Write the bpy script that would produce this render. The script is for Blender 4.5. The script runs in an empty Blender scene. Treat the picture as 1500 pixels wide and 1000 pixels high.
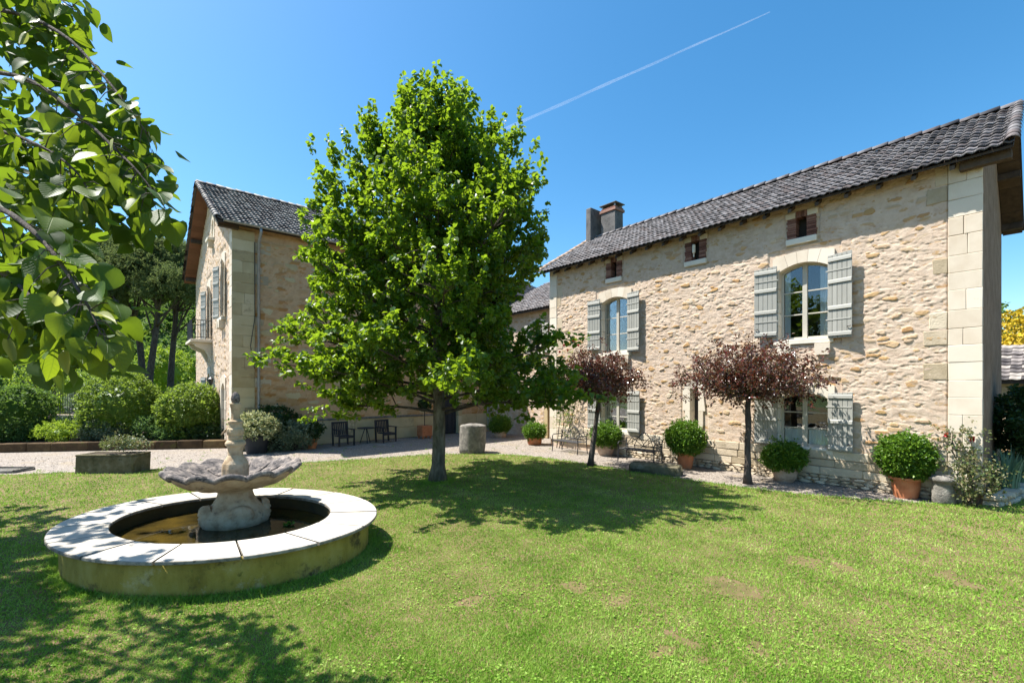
import bpy, math, random
import numpy as np
from mathutils import Matrix, Vector

random.seed(7)
RS = np.random.RandomState(11)
SC = bpy.context.scene
COL = SC.collection

# ------------------------------------------------------------------ camera
F, Y0, H, V1 = 665.0, 566.0, 2.5, 185.0          # focal length in px (1500 wide), horizon row, eye height
PHI = math.atan((750 - V1) / F)
SN, CS = math.sin(PHI), math.cos(PHI)
cam = bpy.data.cameras.new('camera')
cam.sensor_width = 36.0
cam.lens = F / 1500 * 36
cam.shift_y = (Y0 - 500) / 1500
cam.clip_start = 0.05
cam.clip_end = 20000
camo = bpy.data.objects.new('camera', cam)
camo.location = (0, 0, H)
camo.rotation_euler = (math.radians(90), 0, -PHI)
COL.objects.link(camo)
SC.camera = camo
SC.render.resolution_x, SC.render.resolution_y = 1024, 682

# ------------------------------------------------------------------ sky and sun
LD = Vector((0.385, -0.435, -1.0)).normalized()     # direction the sunlight travels
EL = math.asin(-LD.z)
AZ = math.atan2(-LD.x, -LD.y)                     # azimuth of the sun from +Y, clockwise
W = bpy.data.worlds.new('World')
SC.world = W
W.use_nodes = True
nt = W.node_tree
bg = nt.nodes['Background']
sky = nt.nodes.new('ShaderNodeTexSky')
sky.sky_type = 'NISHITA'
sky.sun_disc = False
sky.sun_elevation = EL
sky.sun_rotation = AZ
sky.altitude = 200
sky.air_density = 1.0
sky.dust_density = 1.0
sky.ozone_density = 2.0
hsv = nt.nodes.new('ShaderNodeHueSaturation')     # the camera's rendering of a clear blue sky
hsv.inputs['Hue'].default_value = 0.49
hsv.inputs['Saturation'].default_value = 1.34
nt.links.new(sky.outputs[0], hsv.inputs['Color'])
nt.links.new(hsv.outputs[0], bg.inputs[0])
bg.inputs[1].default_value = 0.096
sun = bpy.data.lights.new('sun', 'SUN')
sun.energy = 4.7
sun.angle = math.radians(0.5)
sun.color = (1.0, 0.955, 0.89)
suno = bpy.data.objects.new('sun', sun)
suno.rotation_euler = LD.to_track_quat('-Z', 'Y').to_euler()
suno.location = (0, 0, 40)
COL.objects.link(suno)
SC.view_settings.view_transform = 'Standard'
SC.view_settings.look = 'None'
SC.view_settings.gamma = 1.0
SC.view_settings.use_curve_mapping = False
SC.view_settings.exposure = 1.30

# ------------------------------------------------------------------ helpers
def C(px, depth, z=0.0):
    """point at a given distance along the view axis, in the column of a photo pixel"""
    xc = (px - 750) / F * depth
    return Vector((xc * CS + depth * SN, -xc * SN + depth * CS, z))

def CZ(px, py, depth):
    p = C(px, depth)
    p.z = H + (Y0 - py) / F * depth
    return p

def G(px, py, z=0.0):
    """point on the ground under a photo pixel"""
    return C(px, (z - H) * F / (Y0 - py), z)

WMs = {}
def wm(o):
    m = o.matrix_basis.copy()
    if o.parent:
        m = wm(o.parent) @ o.matrix_parent_inverse @ m
    return m

def link(o, parent=None, local=False):
    COL.objects.link(o)
    if parent is not None:
        o.parent = parent
        if not local:
            o.matrix_parent_inverse = wm(parent).inverted()
    return o

def meshdata(name, v, f, mat=None, smooth=False):
    me = bpy.data.meshes.new(name)
    v = np.asarray(v, dtype=np.float32)
    if isinstance(f, np.ndarray):
        n, k = f.shape
        me.vertices.add(len(v)); me.vertices.foreach_set('co', v.ravel())
        me.loops.add(n * k); me.loops.foreach_set('vertex_index', f.ravel().astype(np.int32))
        me.polygons.add(n)
        me.polygons.foreach_set('loop_start', np.arange(0, n * k, k, dtype=np.int32))
        me.polygons.foreach_set('loop_total', np.full(n, k, dtype=np.int32))
        me.update(calc_edges=True)
    else:
        me.from_pydata([tuple(map(float, p)) for p in v], [], f)
    if smooth:
        me.polygons.foreach_set('use_smooth', np.ones(len(me.polygons), dtype=bool))
    else:
        me.polygons.foreach_set('use_smooth', np.zeros(len(me.polygons), dtype=bool))
    if mat is not None:
        me.materials.append(mat)
    return me

def mk(name, v, f, mat, parent=None, smooth=False, local=False, loc=None, stuff=False):
    o = bpy.data.objects.new(name, meshdata(name, v, f, mat, smooth))
    if loc is not None:
        o.location = loc
    link(o, parent, local)
    if stuff:
        o['kind'] = 'stuff'
    return o

def inst(name, me, M, parent):
    o = bpy.data.objects.new(name, me)
    o.matrix_basis = M
    return link(o, parent)

def thing(name, label, cat, loc=(0, 0, 0), rz=0.0, group=None):
    o = bpy.data.objects.new(name, None)
    o.empty_display_size = 0.2
    o.location = loc
    o.rotation_euler = (0, 0, rz)
    COL.objects.link(o)
    o['label'] = label; o['category'] = cat
    if group: o['group'] = group
    return o

def tag(o, label, cat, group=None):
    o['label'] = label; o['category'] = cat
    if group: o['group'] = group
    return o

def copy_tree(o, parent=None):
    c = o.copy()
    COL.objects.link(c)
    c.parent = parent
    for ch in [x for x in o.children]:
        copy_tree(ch, c)
    return c

ID = lambda u, o, z: (u, o, z)

class MB:
    def __init__(s, mp=None):
        s.v = []; s.f = []; s.mp = mp
    def add(s, vs, fs):
        b = len(s.v)
        if s.mp: vs = [s.mp(*p) for p in vs]
        s.v += [tuple(p) for p in vs]
        s.f += [tuple(i + b for i in q) for q in fs]
    def box(s, a0, a1, b0, b1, c0, c1):
        vs = [(x, y, z) for x in (a0, a1) for y in (b0, b1) for z in (c0, c1)]
        s.add(vs, [(0, 1, 3, 2), (4, 6, 7, 5), (0, 4, 5, 1), (2, 3, 7, 6), (0, 2, 6, 4), (1, 5, 7, 3)])
    def cbox(s, a0, a1, b0, b1, c0, c1, ch=0.008, jit=0.0, R=None, ctr=None):
        """box with chamfered edges"""
        lo, hi = (a0, b0, c0), (a1, b1, c1)
        vs = []; idx = {}
        for i in (0, 1):
            for j in (0, 1):
                for k in (0, 1):
                    base = [(lo, hi)[i][0], (lo, hi)[j][1], (lo, hi)[k][2]]
                    sg = [1 - 2 * i, 1 - 2 * j, 1 - 2 * k]
                    jt = [random.uniform(-jit, jit) for _ in range(3)]
                    for ax in range(3):
                        p = [base[q] + (ch * sg[q] if q != ax else 0) + jt[q] for q in range(3)]
                        idx[(i, j, k, ax)] = len(vs); vs.append(p)
        fs = []
        for ax in range(3):
            o1, o2 = [q for q in range(3) if q != ax]
            for e in (0, 1):
                q = []
                for (p, r) in ((0, 0), (1, 0), (1, 1), (0, 1)):
                    t = [0, 0, 0]; t[ax] = e; t[o1] = p; t[o2] = r
                    q.append(idx[(t[0], t[1], t[2], ax)])
                fs.append(q)
        for ax in range(3):                       # edges parallel to ax
            o1, o2 = [q for q in range(3) if q != ax]
            for p in (0, 1):
                for r in (0, 1):
                    t0 = [0, 0, 0]; t0[o1] = p; t0[o2] = r
                    t1 = list(t0); t1[ax] = 1
                    fs.append([idx[(*t0, o1)], idx[(*t1, o1)], idx[(*t1, o2)], idx[(*t0, o2)]])
        for i in (0, 1):
            for j in (0, 1):
                for k in (0, 1):
                    fs.append([idx[(i, j, k, 0)], idx[(i, j, k, 1)], idx[(i, j, k, 2)]])
        if R is not None:
            c = Vector(ctr)
            vs = [tuple(R @ (Vector(p) - c) + c) for p in vs]
        s.add(vs, fs)
    def tube(s, pts, rad, n=8, cap=True):
        pts = [Vector(p) for p in pts]
        if not hasattr(rad, '__len__'): rad = [rad] * len(pts)
        vs = []; fs = []
        up = None
        for i, p in enumerate(pts):
            d = (pts[min(i + 1, len(pts) - 1)] - pts[max(i - 1, 0)])
            d = d.normalized() if d.length > 1e-9 else Vector((0, 0, 1))
            if up is None:
                up = Vector((0, 0, 1)) if abs(d.z) < 0.9 else Vector((1, 0, 0))
            a = d.cross(up); a = a.normalized() if a.length > 1e-6 else d.orthogonal().normalized()
            b = a.cross(d); up = b
            for k in range(n):
                t = 2 * math.pi * k / n
                vs.append(p + (a * math.cos(t) + b * math.sin(t)) * rad[i])
        for i in range(len(pts) - 1):
            for k in range(n):
                k2 = (k + 1) % n
                fs.append((i * n + k, i * n + k2, (i + 1) * n + k2, (i + 1) * n + k))
        if cap:
            fs.append(tuple(range(n - 1, -1, -1)))
            fs.append(tuple((len(pts) - 1) * n + k for k in range(n)))
        s.add(vs, fs)
    def lathe(s, prof, n=32, ctr=(0, 0, 0), rf=None, cap=True):
        vs = []; fs = []
        for (r, z) in prof:
            for k in range(n):
                t = 2 * math.pi * k / n
                rr, dz = (r, 0) if rf is None else rf(r, z, t)
                vs.append((ctr[0] + rr * math.cos(t), ctr[1] + rr * math.sin(t), ctr[2] + z + dz))
        for i in range(len(prof) - 1):
            for k in range(n):
                k2 = (k + 1) % n
                fs.append((i * n + k, i * n + k2, (i + 1) * n + k2, (i + 1) * n + k))
        if cap:
            fs.append(tuple(range(n - 1, -1, -1)))
            fs.append(tuple((len(prof) - 1) * n + k for k in range(n)))
        s.add(vs, fs)
    def prism(s, poly, h0, h1):
        """polygon in the first and third coordinate, extruded along the second"""
        n = len(poly)
        vs = [(p[0], h0, p[1]) for p in poly] + [(p[0], h1, p[1]) for p in poly]
        fs = [tuple(range(n)), tuple(range(2 * n - 1, n - 1, -1))]
        fs += [(i, (i + 1) % n, n + (i + 1) % n, n + i) for i in range(n)]
        s.add(vs, fs)
    def build(s, name, mat, parent=None, smooth=False, local=False, loc=None, stuff=False):
        return mk(name, s.v, s.f, mat, parent, smooth, local, loc, stuff)

# value noise
def vnoise(u, v, seed, per=256):
    r = np.random.RandomState(seed).rand(per, per)
    i = np.floor(u).astype(int); j = np.floor(v).astype(int)
    fu = u - i; fv = v - j
    fu = fu * fu * (3 - 2 * fu); fv = fv * fv * (3 - 2 * fv)
    a = r[i % per, j % per]; b = r[(i + 1) % per, j % per]; c = r[i % per, (j + 1) % per]; d = r[(i + 1) % per, (j + 1) % per]
    return (a * (1 - fu) + b * fu) * (1 - fv) + (c * (1 - fu) + d * fu) * fv

def sstep(a, b, x):
    t = np.clip((x - a) / (b - a), 0, 1)
    return t * t * (3 - 2 * t)

# ------------------------------------------------------------------ materials
def new_mat(name):
    m = bpy.data.materials.new(name)
    m.use_nodes = True
    t = m.node_tree
    return m, t, t.nodes['Principled BSDF']

def ramp(t, fac, cols, pos=None):
    r = t.nodes.new('ShaderNodeValToRGB')
    e = r.color_ramp.elements
    n = len(cols)
    pos = pos or [i / (n - 1) for i in range(n)]
    while len(e) < n: e.new(0.5)
    for i in range(n):
        e[i].position = pos[i]; e[i].color = (*cols[i], 1)
    t.links.new(fac, r.inputs[0])
    return r.outputs[0]

def noise(t, scale, detail=4, rough=0.6, vec=None, stretch=None):
    n = t.nodes.new('ShaderNodeTexNoise')
    n.inputs['Scale'].default_value = scale
    n.inputs['Detail'].default_value = detail
    n.inputs['Roughness'].default_value = rough
    if vec is None:
        vec = t.nodes.new('ShaderNodeNewGeometry').outputs['Position']
    if stretch:
        mp = t.nodes.new('ShaderNodeVectorMath'); mp.operation = 'MULTIPLY'
        mp.inputs[1].default_value = stretch
        t.links.new(vec, mp.inputs[0]); vec = mp.outputs[0]
    t.links.new(vec, n.inputs['Vector'])
    return n.outputs['Fac']

def math_(t, op, a, b=None, clamp=False):
    n = t.nodes.new('ShaderNodeMath'); n.operation = op; n.use_clamp = clamp
    for i, x in enumerate((a, b)):
        if x is None: continue
        if hasattr(x, 'is_output'): t.links.new(x, n.inputs[i])
        else: n.inputs[i].default_value = x
    return n.outputs[0]

def rnd(t):
    """one random number for each piece, whether it is its own object or an island of a joined mesh"""
    a = t.nodes.new('ShaderNodeObjectInfo').outputs['Random']
    b = t.nodes.new('ShaderNodeNewGeometry').outputs['Random Per Island']
    return math_(t, 'FRACT', math_(t, 'ADD', a, b))

def mixc(t, fac, a, b, mode='MIX'):
    n = t.nodes.new('ShaderNodeMix'); n.data_type = 'RGBA'; n.blend_type = mode
    for s, x in ((n.inputs[0], fac), (n.inputs[6], a), (n.inputs[7], b)):
        if hasattr(x, 'is_output'): t.links.new(x, s)
        elif isinstance(x, (tuple, list)): s.default_value = (*x, 1)
        else: s.default_value = x
    return n.outputs[2]

def bump(t, b, h, strength, dist):
    n = t.nodes.new('ShaderNodeBump')
    n.inputs['Strength'].default_value = strength
    n.inputs['Distance'].default_value = dist
    t.links.new(h, n.inputs['Height'])
    t.links.new(n.outputs[0], b.inputs['Normal'])

def solid(name, cols, scale=6.0, rough=0.8, var=0.0, bscale=40.0, bstr=0.4, bdist=0.01, stains=None, spec=0.3, metal=0.0, stretch=None):
    """noise-mottled surface; var mixes in a random shade for each piece; stains = (colour, scale, threshold)"""
    m, t, b = new_mat(name)
    n = noise(t, scale, 5, 0.6, stretch=stretch)
    if var:
        n = math_(t, 'ADD', math_(t, 'MULTIPLY', n, 1 - var), math_(t, 'MULTIPLY', rnd(t), var))
    c = ramp(t, n, cols, [0.25 + 0.5 * i / (len(cols) - 1) for i in range(len(cols))])
    if stains:
        for (sc, ss, th) in stains:
            k = noise(t, ss, 6, 0.7)
            k = math_(t, 'MULTIPLY', math_(t, 'SUBTRACT', k, th), 8.0, True)
            c = mixc(t, k, c, sc)
    t.links.new(c, b.inputs['Base Color'])
    b.inputs['Roughness'].default_value = rough
    b.inputs['Specular IOR Level'].default_value = spec
    b.inputs['Metallic'].default_value = metal
    if bstr:
        bump(t, b, noise(t, bscale, 6, 0.65, stretch=stretch), bstr, bdist)
    return m

def leafmat(name, cols, trans, tmix=0.4, rough=0.45, spec=0.4, patch=0.0):
    m, t, b = new_mat(name)
    r = rnd(t)
    if patch:
        r = math_(t, 'ADD', math_(t, 'MULTIPLY', r, 1 - patch), math_(t, 'MULTIPLY', noise(t, 1.3, 2), patch))
    c = ramp(t, r, cols)
    t.links.new(c, b.inputs['Base Color'])
    b.inputs['Roughness'].default_value = rough
    b.inputs['Specular IOR Level'].default_value = spec
    tr = t.nodes.new('ShaderNodeBsdfTranslucent')
    t.links.new(mixc(t, 0.6, c, trans), tr.inputs[0])
    mx = t.nodes.new('ShaderNodeMixShader'); mx.inputs[0].default_value = tmix
    t.links.new(b.outputs[0], mx.inputs[1]); t.links.new(tr.outputs[0], mx.inputs[2])
    t.links.new(mx.outputs[0], t.nodes['Material Output'].inputs[0])
    return m

def wallmat(name, warm=False):
    """lime mortar and stone; the mesh carries how much stone shows and a shade for each stone"""
    m, t, b = new_mat(name)
    at = t.nodes.new('ShaderNodeAttribute'); at.attribute_name = 'stone'
    sep = t.nodes.new('ShaderNodeSeparateColor'); t.links.new(at.outputs['Color'], sep.inputs[0])
    mort = ramp(t, noise(t, 5, 6, 0.7), [(0.46, 0.345, 0.255), (0.555, 0.437, 0.335), (0.615, 0.50, 0.39)], [0.3, 0.5, 0.7])
    st = ramp(t, sep.outputs[1], [(0.46, 0.34, 0.22), (0.56, 0.44, 0.31), (0.50, 0.31, 0.13), (0.42, 0.22, 0.08), (0.58, 0.47, 0.35)], [0, 0.3, 0.62, 0.8, 1])
    st = mixc(t, math_(t, 'MULTIPLY', noise(t, 14, 5), 0.55), st, (0.40, 0.30, 0.2))
    c = mixc(t, sep.outputs[0], mort, st)
    if warm: c = mixc(t, 1.0, c, (1.0, 0.83, 0.62), 'MULTIPLY')
    t.links.new(c, b.inputs['Base Color'])
    b.inputs['Roughness'].default_value = 0.92
    b.inputs['Specular IOR Level'].default_value = 0.15
    bump(t, b, noise(t, 34, 8, 0.75, stretch=(1, 1, 1.6)), 0.75, 0.02)
    return m

M = {}
M['wall'] = wallmat('rubble_wall')
M['wall_warm'] = wallmat('ochre_rubble_wall', True)
M['stone'] = solid('ochre_stone', [(0.42, 0.27, 0.12), (0.56, 0.42, 0.27), (0.50, 0.28, 0.09), (0.60, 0.49, 0.36)], 4, 0.9, 0.75, 35, 0.8, 0.02)
M['ashlar'] = solid('ashlar', [(0.54, 0.45, 0.34), (0.64, 0.565, 0.455), (0.69, 0.62, 0.51)], 2.5, 0.85, 0.45, 45, 0.35, 0.012, [((0.42, 0.32, 0.2), 1.6, 0.62)])
M['ashlar_old'] = solid('ashlar_weathered', [(0.36, 0.29, 0.19), (0.52, 0.43, 0.31), (0.60, 0.52, 0.39)], 3, 0.9, 0.5, 30, 0.7, 0.02, [((0.26, 0.21, 0.14), 2.5, 0.58)])
M['ashlar_left'] = solid('ashlar_buff', [(0.42, 0.32, 0.17), (0.54, 0.43, 0.25), (0.60, 0.49, 0.31)], 2.5, 0.88, 0.5, 40, 0.4, 0.012, [((0.29, 0.22, 0.13), 1.4, 0.58)])
M['render'] = solid('gable_render', [(0.15, 0.095, 0.058), (0.225, 0.15, 0.095), (0.29, 0.205, 0.14)], 3, 0.95, 0, 60, 0.6, 0.02)
M['sill'] = solid('pale_sill', [(0.60, 0.56, 0.47), (0.72, 0.68, 0.58)], 4, 0.8, 0.2, 50, 0.3, 0.01)
M['tile'] = solid('roof_tile', [(0.05, 0.046, 0.048), (0.125, 0.115, 0.118), (0.20, 0.188, 0.19), (0.11, 0.088, 0.084)], 7, 0.6, 0.6, 60, 0.5, 0.01, [((0.22, 0.15, 0.08), 4.5, 0.67), ((0.05, 0.045, 0.045), 2.0, 0.64)])
M['tile_left'] = solid('roof_tile_lichen', [(0.055, 0.048, 0.048), (0.12, 0.105, 0.10), (0.20, 0.175, 0.165), (0.29, 0.26, 0.23)], 7, 0.6, 0.8, 60, 0.5, 0.01, [((0.30, 0.22, 0.08), 4.2, 0.68)])
M['deck'] = solid('roof_deck', [(0.04, 0.03, 0.025), (0.07, 0.055, 0.045)], 8, 0.9)
M['oldwood'] = solid('old_timber', [(0.035, 0.027, 0.02), (0.075, 0.055, 0.04), (0.10, 0.075, 0.055)], 9, 0.85, 0.3, 40, 0.6, 0.01)
M['soffit'] = solid('soffit_boards', [(0.13, 0.06, 0.036), (0.20, 0.095, 0.058)], 8, 0.8, 0.4, 30, 0.4, 0.01)
M['shutter'] = solid('shutter_paint', [(0.285, 0.282, 0.25), (0.345, 0.342, 0.305)], 6, 0.55, 0.35, 70, 0.2, 0.004)
M['shutter_blue'] = solid('left_shutter_paint', [(0.25, 0.28, 0.31), (0.31, 0.34, 0.37)], 6, 0.6, 0.3, 70, 0.2, 0.004)
M['frame'] = solid('window_paint', [(0.42, 0.39, 0.32), (0.50, 0.47, 0.40)], 8, 0.5, 0, 80, 0.15, 0.003)
M['iron'] = solid('wrought_iron', [(0.012, 0.012, 0.014), (0.03, 0.03, 0.032)], 20, 0.5, 0, 80, 0.3, 0.004, spec=0.5)
M['darkwood'] = solid('charcoal_paint', [(0.018, 0.021, 0.028), (0.03, 0.034, 0.042)], 12, 0.55, 0.3, 60, 0.2, 0.004)
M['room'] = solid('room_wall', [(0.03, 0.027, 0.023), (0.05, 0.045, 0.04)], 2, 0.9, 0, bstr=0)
M['curtain'] = solid('curtain_cloth', [(0.80, 0.81, 0.84), (0.88, 0.88, 0.9)], 9, 0.9, 0, bstr=0)
M['zinc'] = solid('zinc', [(0.25, 0.25, 0.24), (0.36, 0.36, 0.35)], 6, 0.5, 0, 40, 0.15, 0.004, metal=0.4)
M['brick'] = solid('vent_brick', [(0.11, 0.05, 0.038), (0.20, 0.095, 0.07), (0.28, 0.155, 0.115)], 9, 0.9, 0.6, 60, 0.4, 0.01)
M['cement'] = solid('chimney_cement', [(0.06, 0.058, 0.058), (0.12, 0.115, 0.11), (0.22, 0.20, 0.18)], 3, 0.95, 0, 25, 0.6, 0.02, [((0.05, 0.05, 0.05), 1.5, 0.55)])
M['terra'] = solid('terracotta', [(0.36, 0.115, 0.045), (0.46, 0.17, 0.075), (0.50, 0.22, 0.11)], 5, 0.85, 0, 60, 0.25, 0.006, [((0.55, 0.36, 0.26), 5, 0.66)])
M['terra_pale'] = solid('pale_terracotta', [(0.33, 0.21, 0.14), (0.45, 0.32, 0.23), (0.55, 0.44, 0.34)], 6, 0.9, 0, 50, 0.4, 0.008, [((0.22, 0.18, 0.14), 4, 0.6)])
M['soil'] = solid('soil', [(0.03, 0.02, 0.013), (0.07, 0.05, 0.033)], 8, 0.95, 0, 50, 0.8, 0.03)
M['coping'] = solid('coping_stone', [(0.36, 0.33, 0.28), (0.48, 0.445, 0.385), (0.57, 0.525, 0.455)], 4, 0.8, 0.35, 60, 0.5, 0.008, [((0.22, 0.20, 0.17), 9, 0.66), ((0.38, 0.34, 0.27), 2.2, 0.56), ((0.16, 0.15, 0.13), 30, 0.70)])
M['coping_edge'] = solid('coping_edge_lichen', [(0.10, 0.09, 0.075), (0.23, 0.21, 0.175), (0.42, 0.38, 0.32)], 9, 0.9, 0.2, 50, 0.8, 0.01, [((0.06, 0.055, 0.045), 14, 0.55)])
M['basin'] = solid('basin_render', [(0.17, 0.125, 0.02), (0.33, 0.25, 0.05), (0.42, 0.335, 0.11)], 3.5, 0.9, 0, 40, 0.8, 0.015, [((0.09, 0.066, 0.025), 3.0, 0.55), ((0.48, 0.41, 0.25), 1.8, 0.57), ((0.12, 0.12, 0.02), 7, 0.60)], stretch=(1, 1, .45))
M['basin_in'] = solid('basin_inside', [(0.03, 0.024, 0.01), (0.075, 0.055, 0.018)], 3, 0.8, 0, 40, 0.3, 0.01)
M['fstone'] = solid('fountain_stone', [(0.24, 0.155, 0.085), (0.47, 0.36, 0.235), (0.57, 0.47, 0.335)], 6, 0.88, 0, 45, 0.9, 0.018, [((0.10, 0.085, 0.07), 5, 0.58), ((0.30, 0.19, 0.09), 3, 0.60)])
M['frim'] = solid('fountain_rim_lichen', [(0.05, 0.048, 0.05), (0.17, 0.15, 0.14), (0.46, 0.39, 0.33)], 8, 0.9, 0, 55, 0.9, 0.018, [((0.035, 0.034, 0.036), 11, 0.50)])
M['mossy'] = solid('mossy_stone', [(0.07, 0.065, 0.03), (0.15, 0.13, 0.075), (0.27, 0.24, 0.18)], 6, 0.95, 0, 35, 1.0, 0.03, [((0.05, 0.055, 0.02), 3, 0.55)])
M['greystone'] = solid('grey_stone', [(0.09, 0.085, 0.075), (0.20, 0.185, 0.16), (0.38, 0.355, 0.31)], 7, 0.95, 0, 30, 1.0, 0.03, [((0.045, 0.05, 0.02), 3.5, 0.56)])
M['kerb'] = solid('kerb_stone', [(0.04, 0.025, 0.013), (0.09, 0.055, 0.026), (0.17, 0.115, 0.05)], 4, 0.95, 0.3, 30, 0.9, 0.03, [((0.10, 0.11, 0.02), 2.5, 0.6)])
M['bark'] = solid('bark', [(0.05, 0.042, 0.03), (0.12, 0.105, 0.08), (0.23, 0.21, 0.165)], 9, 0.95, 0, 22, 1.0, 0.04, [((0.06, 0.07, 0.03), 4, 0.55)], stretch=(1, 1, 0.35))
M['bark_dark'] = solid('dark_bark', [(0.03, 0.024, 0.02), (0.075, 0.062, 0.052), (0.13, 0.11, 0.095)], 9, 0.95, 0, 22, 1.0, 0.03, stretch=(1, 1, 0.35))
M['leaf'] = leafmat('tree_leaf', [(0.020, 0.066, 0.009), (0.044, 0.118, 0.012), (0.088, 0.178, 0.018)], (0.44, 0.63, 0.02), 0.47, 0.40, 0.45)
M['lime_leaf'] = leafmat('lime_leaf', [(0.014, 0.042, 0.008), (0.028, 0.075, 0.011), (0.055, 0.115, 0.016)], (0.34, 0.50, 0.02), 0.40, 0.55, 0.22)
M['bract'] = leafmat('lime_bract', [(0.22, 0.26, 0.06), (0.32, 0.34, 0.11)], (0.5, 0.55, 0.12), 0.45, 0.5, 0.3)
M['plum_leaf'] = leafmat('plum_leaf', [(0.020, 0.010, 0.009), (0.055, 0.024, 0.018), (0.060, 0.066, 0.018), (0.11, 0.06, 0.050), (0.17, 0.028, 0.022), (0.19, 0.14, 0.12), (0.080, 0.080, 0.022), (0.045, 0.020, 0.014)], (0.34, 0.08, 0.03), 0.24, 0.26, 0.7)
M['box_leaf'] = leafmat('box_leaf', [(0.035, 0.10, 0.010), (0.085, 0.18, 0.014), (0.17, 0.28, 0.025)], (0.22, 0.40, 0.03), 0.3, 0.4, 0.4)
M['hedge_leaf'] = leafmat('shrub_leaf', [(0.05, 0.105, 0.018), (0.11, 0.19, 0.028), (0.22, 0.29, 0.06)], (0.38, 0.52, 0.05), 0.4, 0.45, 0.35)
M['peren_leaf'] = leafmat('perennial_leaf', [(0.045, 0.11, 0.03), (0.08, 0.17, 0.05), (0.15, 0.24, 0.09)], (0.25, 0.4, 0.08), 0.35, 0.5, 0.3)
M['grey_leaf'] = leafmat('silver_leaf', [(0.09, 0.14, 0.085), (0.17, 0.23, 0.15), (0.26, 0.30, 0.20)], (0.3, 0.4, 0.2), 0.25, 0.5, 0.3)
M['cream_leaf'] = leafmat('variegated_leaf', [(0.16, 0.22, 0.08), (0.40, 0.42, 0.22), (0.52, 0.52, 0.32)], (0.5, 0.5, 0.2), 0.25, 0.5, 0.3)
M['dark_leaf'] = leafmat('dark_leaf', [(0.012, 0.035, 0.01), (0.025, 0.06, 0.014), (0.045, 0.09, 0.02)], (0.1, 0.2, 0.02), 0.25, 0.4, 0.4)
M['pine'] = leafmat('pine_needles', [(0.055, 0.082, 0.032), (0.10, 0.14, 0.05), (0.17, 0.20, 0.08)], (0.25, 0.32, 0.09), 0.35, 0.6, 0.2, 0.4)
M['wood_leaf'] = leafmat('woodland_leaf', [(0.03, 0.075, 0.018), (0.065, 0.135, 0.028), (0.13, 0.20, 0.045)], (0.24, 0.38, 0.05), 0.36, 0.6, 0.2, 0.5)
M['bright_leaf'] = leafmat('bright_leaf', [(0.11, 0.20, 0.02), (0.19, 0.30, 0.03), (0.30, 0.40, 0.05)], (0.5, 0.65, 0.05), 0.4, 0.5, 0.3)
M['yellow_leaf'] = leafmat('golden_leaf', [(0.28, 0.20, 0.01), (0.48, 0.34, 0.02), (0.60, 0.44, 0.03)], (0.7, 0.5, 0.03), 0.3, 0.5, 0.3)
M['iris_leaf'] = leafmat('iris_leaf', [(0.10, 0.19, 0.11), (0.17, 0.28, 0.17), (0.24, 0.34, 0.22)], (0.25, 0.4, 0.2), 0.25, 0.5, 0.3)
M['rose_leaf'] = leafmat('rose_leaf', [(0.05, 0.10, 0.03), (0.12, 0.15, 0.05), (0.22, 0.17, 0.09), (0.10, 0.16, 0.05)], (0.25, 0.3, 0.08), 0.3, 0.4, 0.4)
M['rose'] = leafmat('rose_petal', [(0.35, 0.01, 0.015), (0.5, 0.03, 0.03)], (0.5, 0.03, 0.03), 0.2, 0.5, 0.2)
M['mauve'] = leafmat('mauve_petal', [(0.35, 0.25, 0.36), (0.5, 0.38, 0.48)], (0.5, 0.35, 0.5), 0.2, 0.5, 0.2)

def grassmat():
    m, t, b = new_mat('grass_blade')
    big = noise(t, 0.55, 3, 0.6); mid = noise(t, 2.6, 4, 0.65)
    geo = t.nodes.new('ShaderNodeNewGeometry')
    sx = t.nodes.new('ShaderNodeSeparateXYZ'); t.links.new(geo.outputs['Position'], sx.inputs[0])
    wav = math_(t, 'SINE', math_(t, 'ADD', math_(t, 'MULTIPLY', sx.outputs[0], 5.2), math_(t, 'MULTIPLY', big, 2.5)))
    k = math_(t, 'ADD', math_(t, 'MULTIPLY', geo.outputs['Random Per Island'], 0.38), math_(t, 'MULTIPLY', math_(t, 'ADD', math_(t, 'MULTIPLY', math_(t, 'SUBTRACT', mid, .5), 1.5), .5), 0.55))
    k = math_(t, 'ADD', k, math_(t, 'MULTIPLY', wav, 0.075))
    k = math_(t, 'ADD', k, math_(t, 'MULTIPLY', math_(t, 'SUBTRACT', big, 0.5), 0.75))
    c = ramp(t, k, [(0.105, 0.225, 0.020), (0.19, 0.355, 0.034), (0.285, 0.45, 0.064), (0.41, 0.53, 0.14), (0.52, 0.54, 0.24)], [0.05, 0.34, 0.56, 0.80, 1.0])
    t.links.new(c, b.inputs['Base Color'])
    b.inputs['Roughness'].default_value = 0.5
    b.inputs['Specular IOR Level'].default_value = 0.25
    tr = t.nodes.new('ShaderNodeBsdfTranslucent'); t.links.new(c, tr.inputs[0])
    mx = t.nodes.new('ShaderNodeMixShader'); mx.inputs[0].default_value = 0.4
    t.links.new(b.outputs[0], mx.inputs[1]); t.links.new(tr.outputs[0], mx.inputs[2])
    t.links.new(mx.outputs[0], t.nodes['Material Output'].inputs[0])
    return m
M['blade'] = grassmat()
M['turf'] = solid('lawn_turf', [(0.10, 0.085, 0.03), (0.16, 0.125, 0.05), (0.20, 0.14, 0.075)], 2.2, 0.95, 0, 60, 0.9, 0.02, [((0.19, 0.125, 0.07), 1.1, 0.52)])

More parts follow.
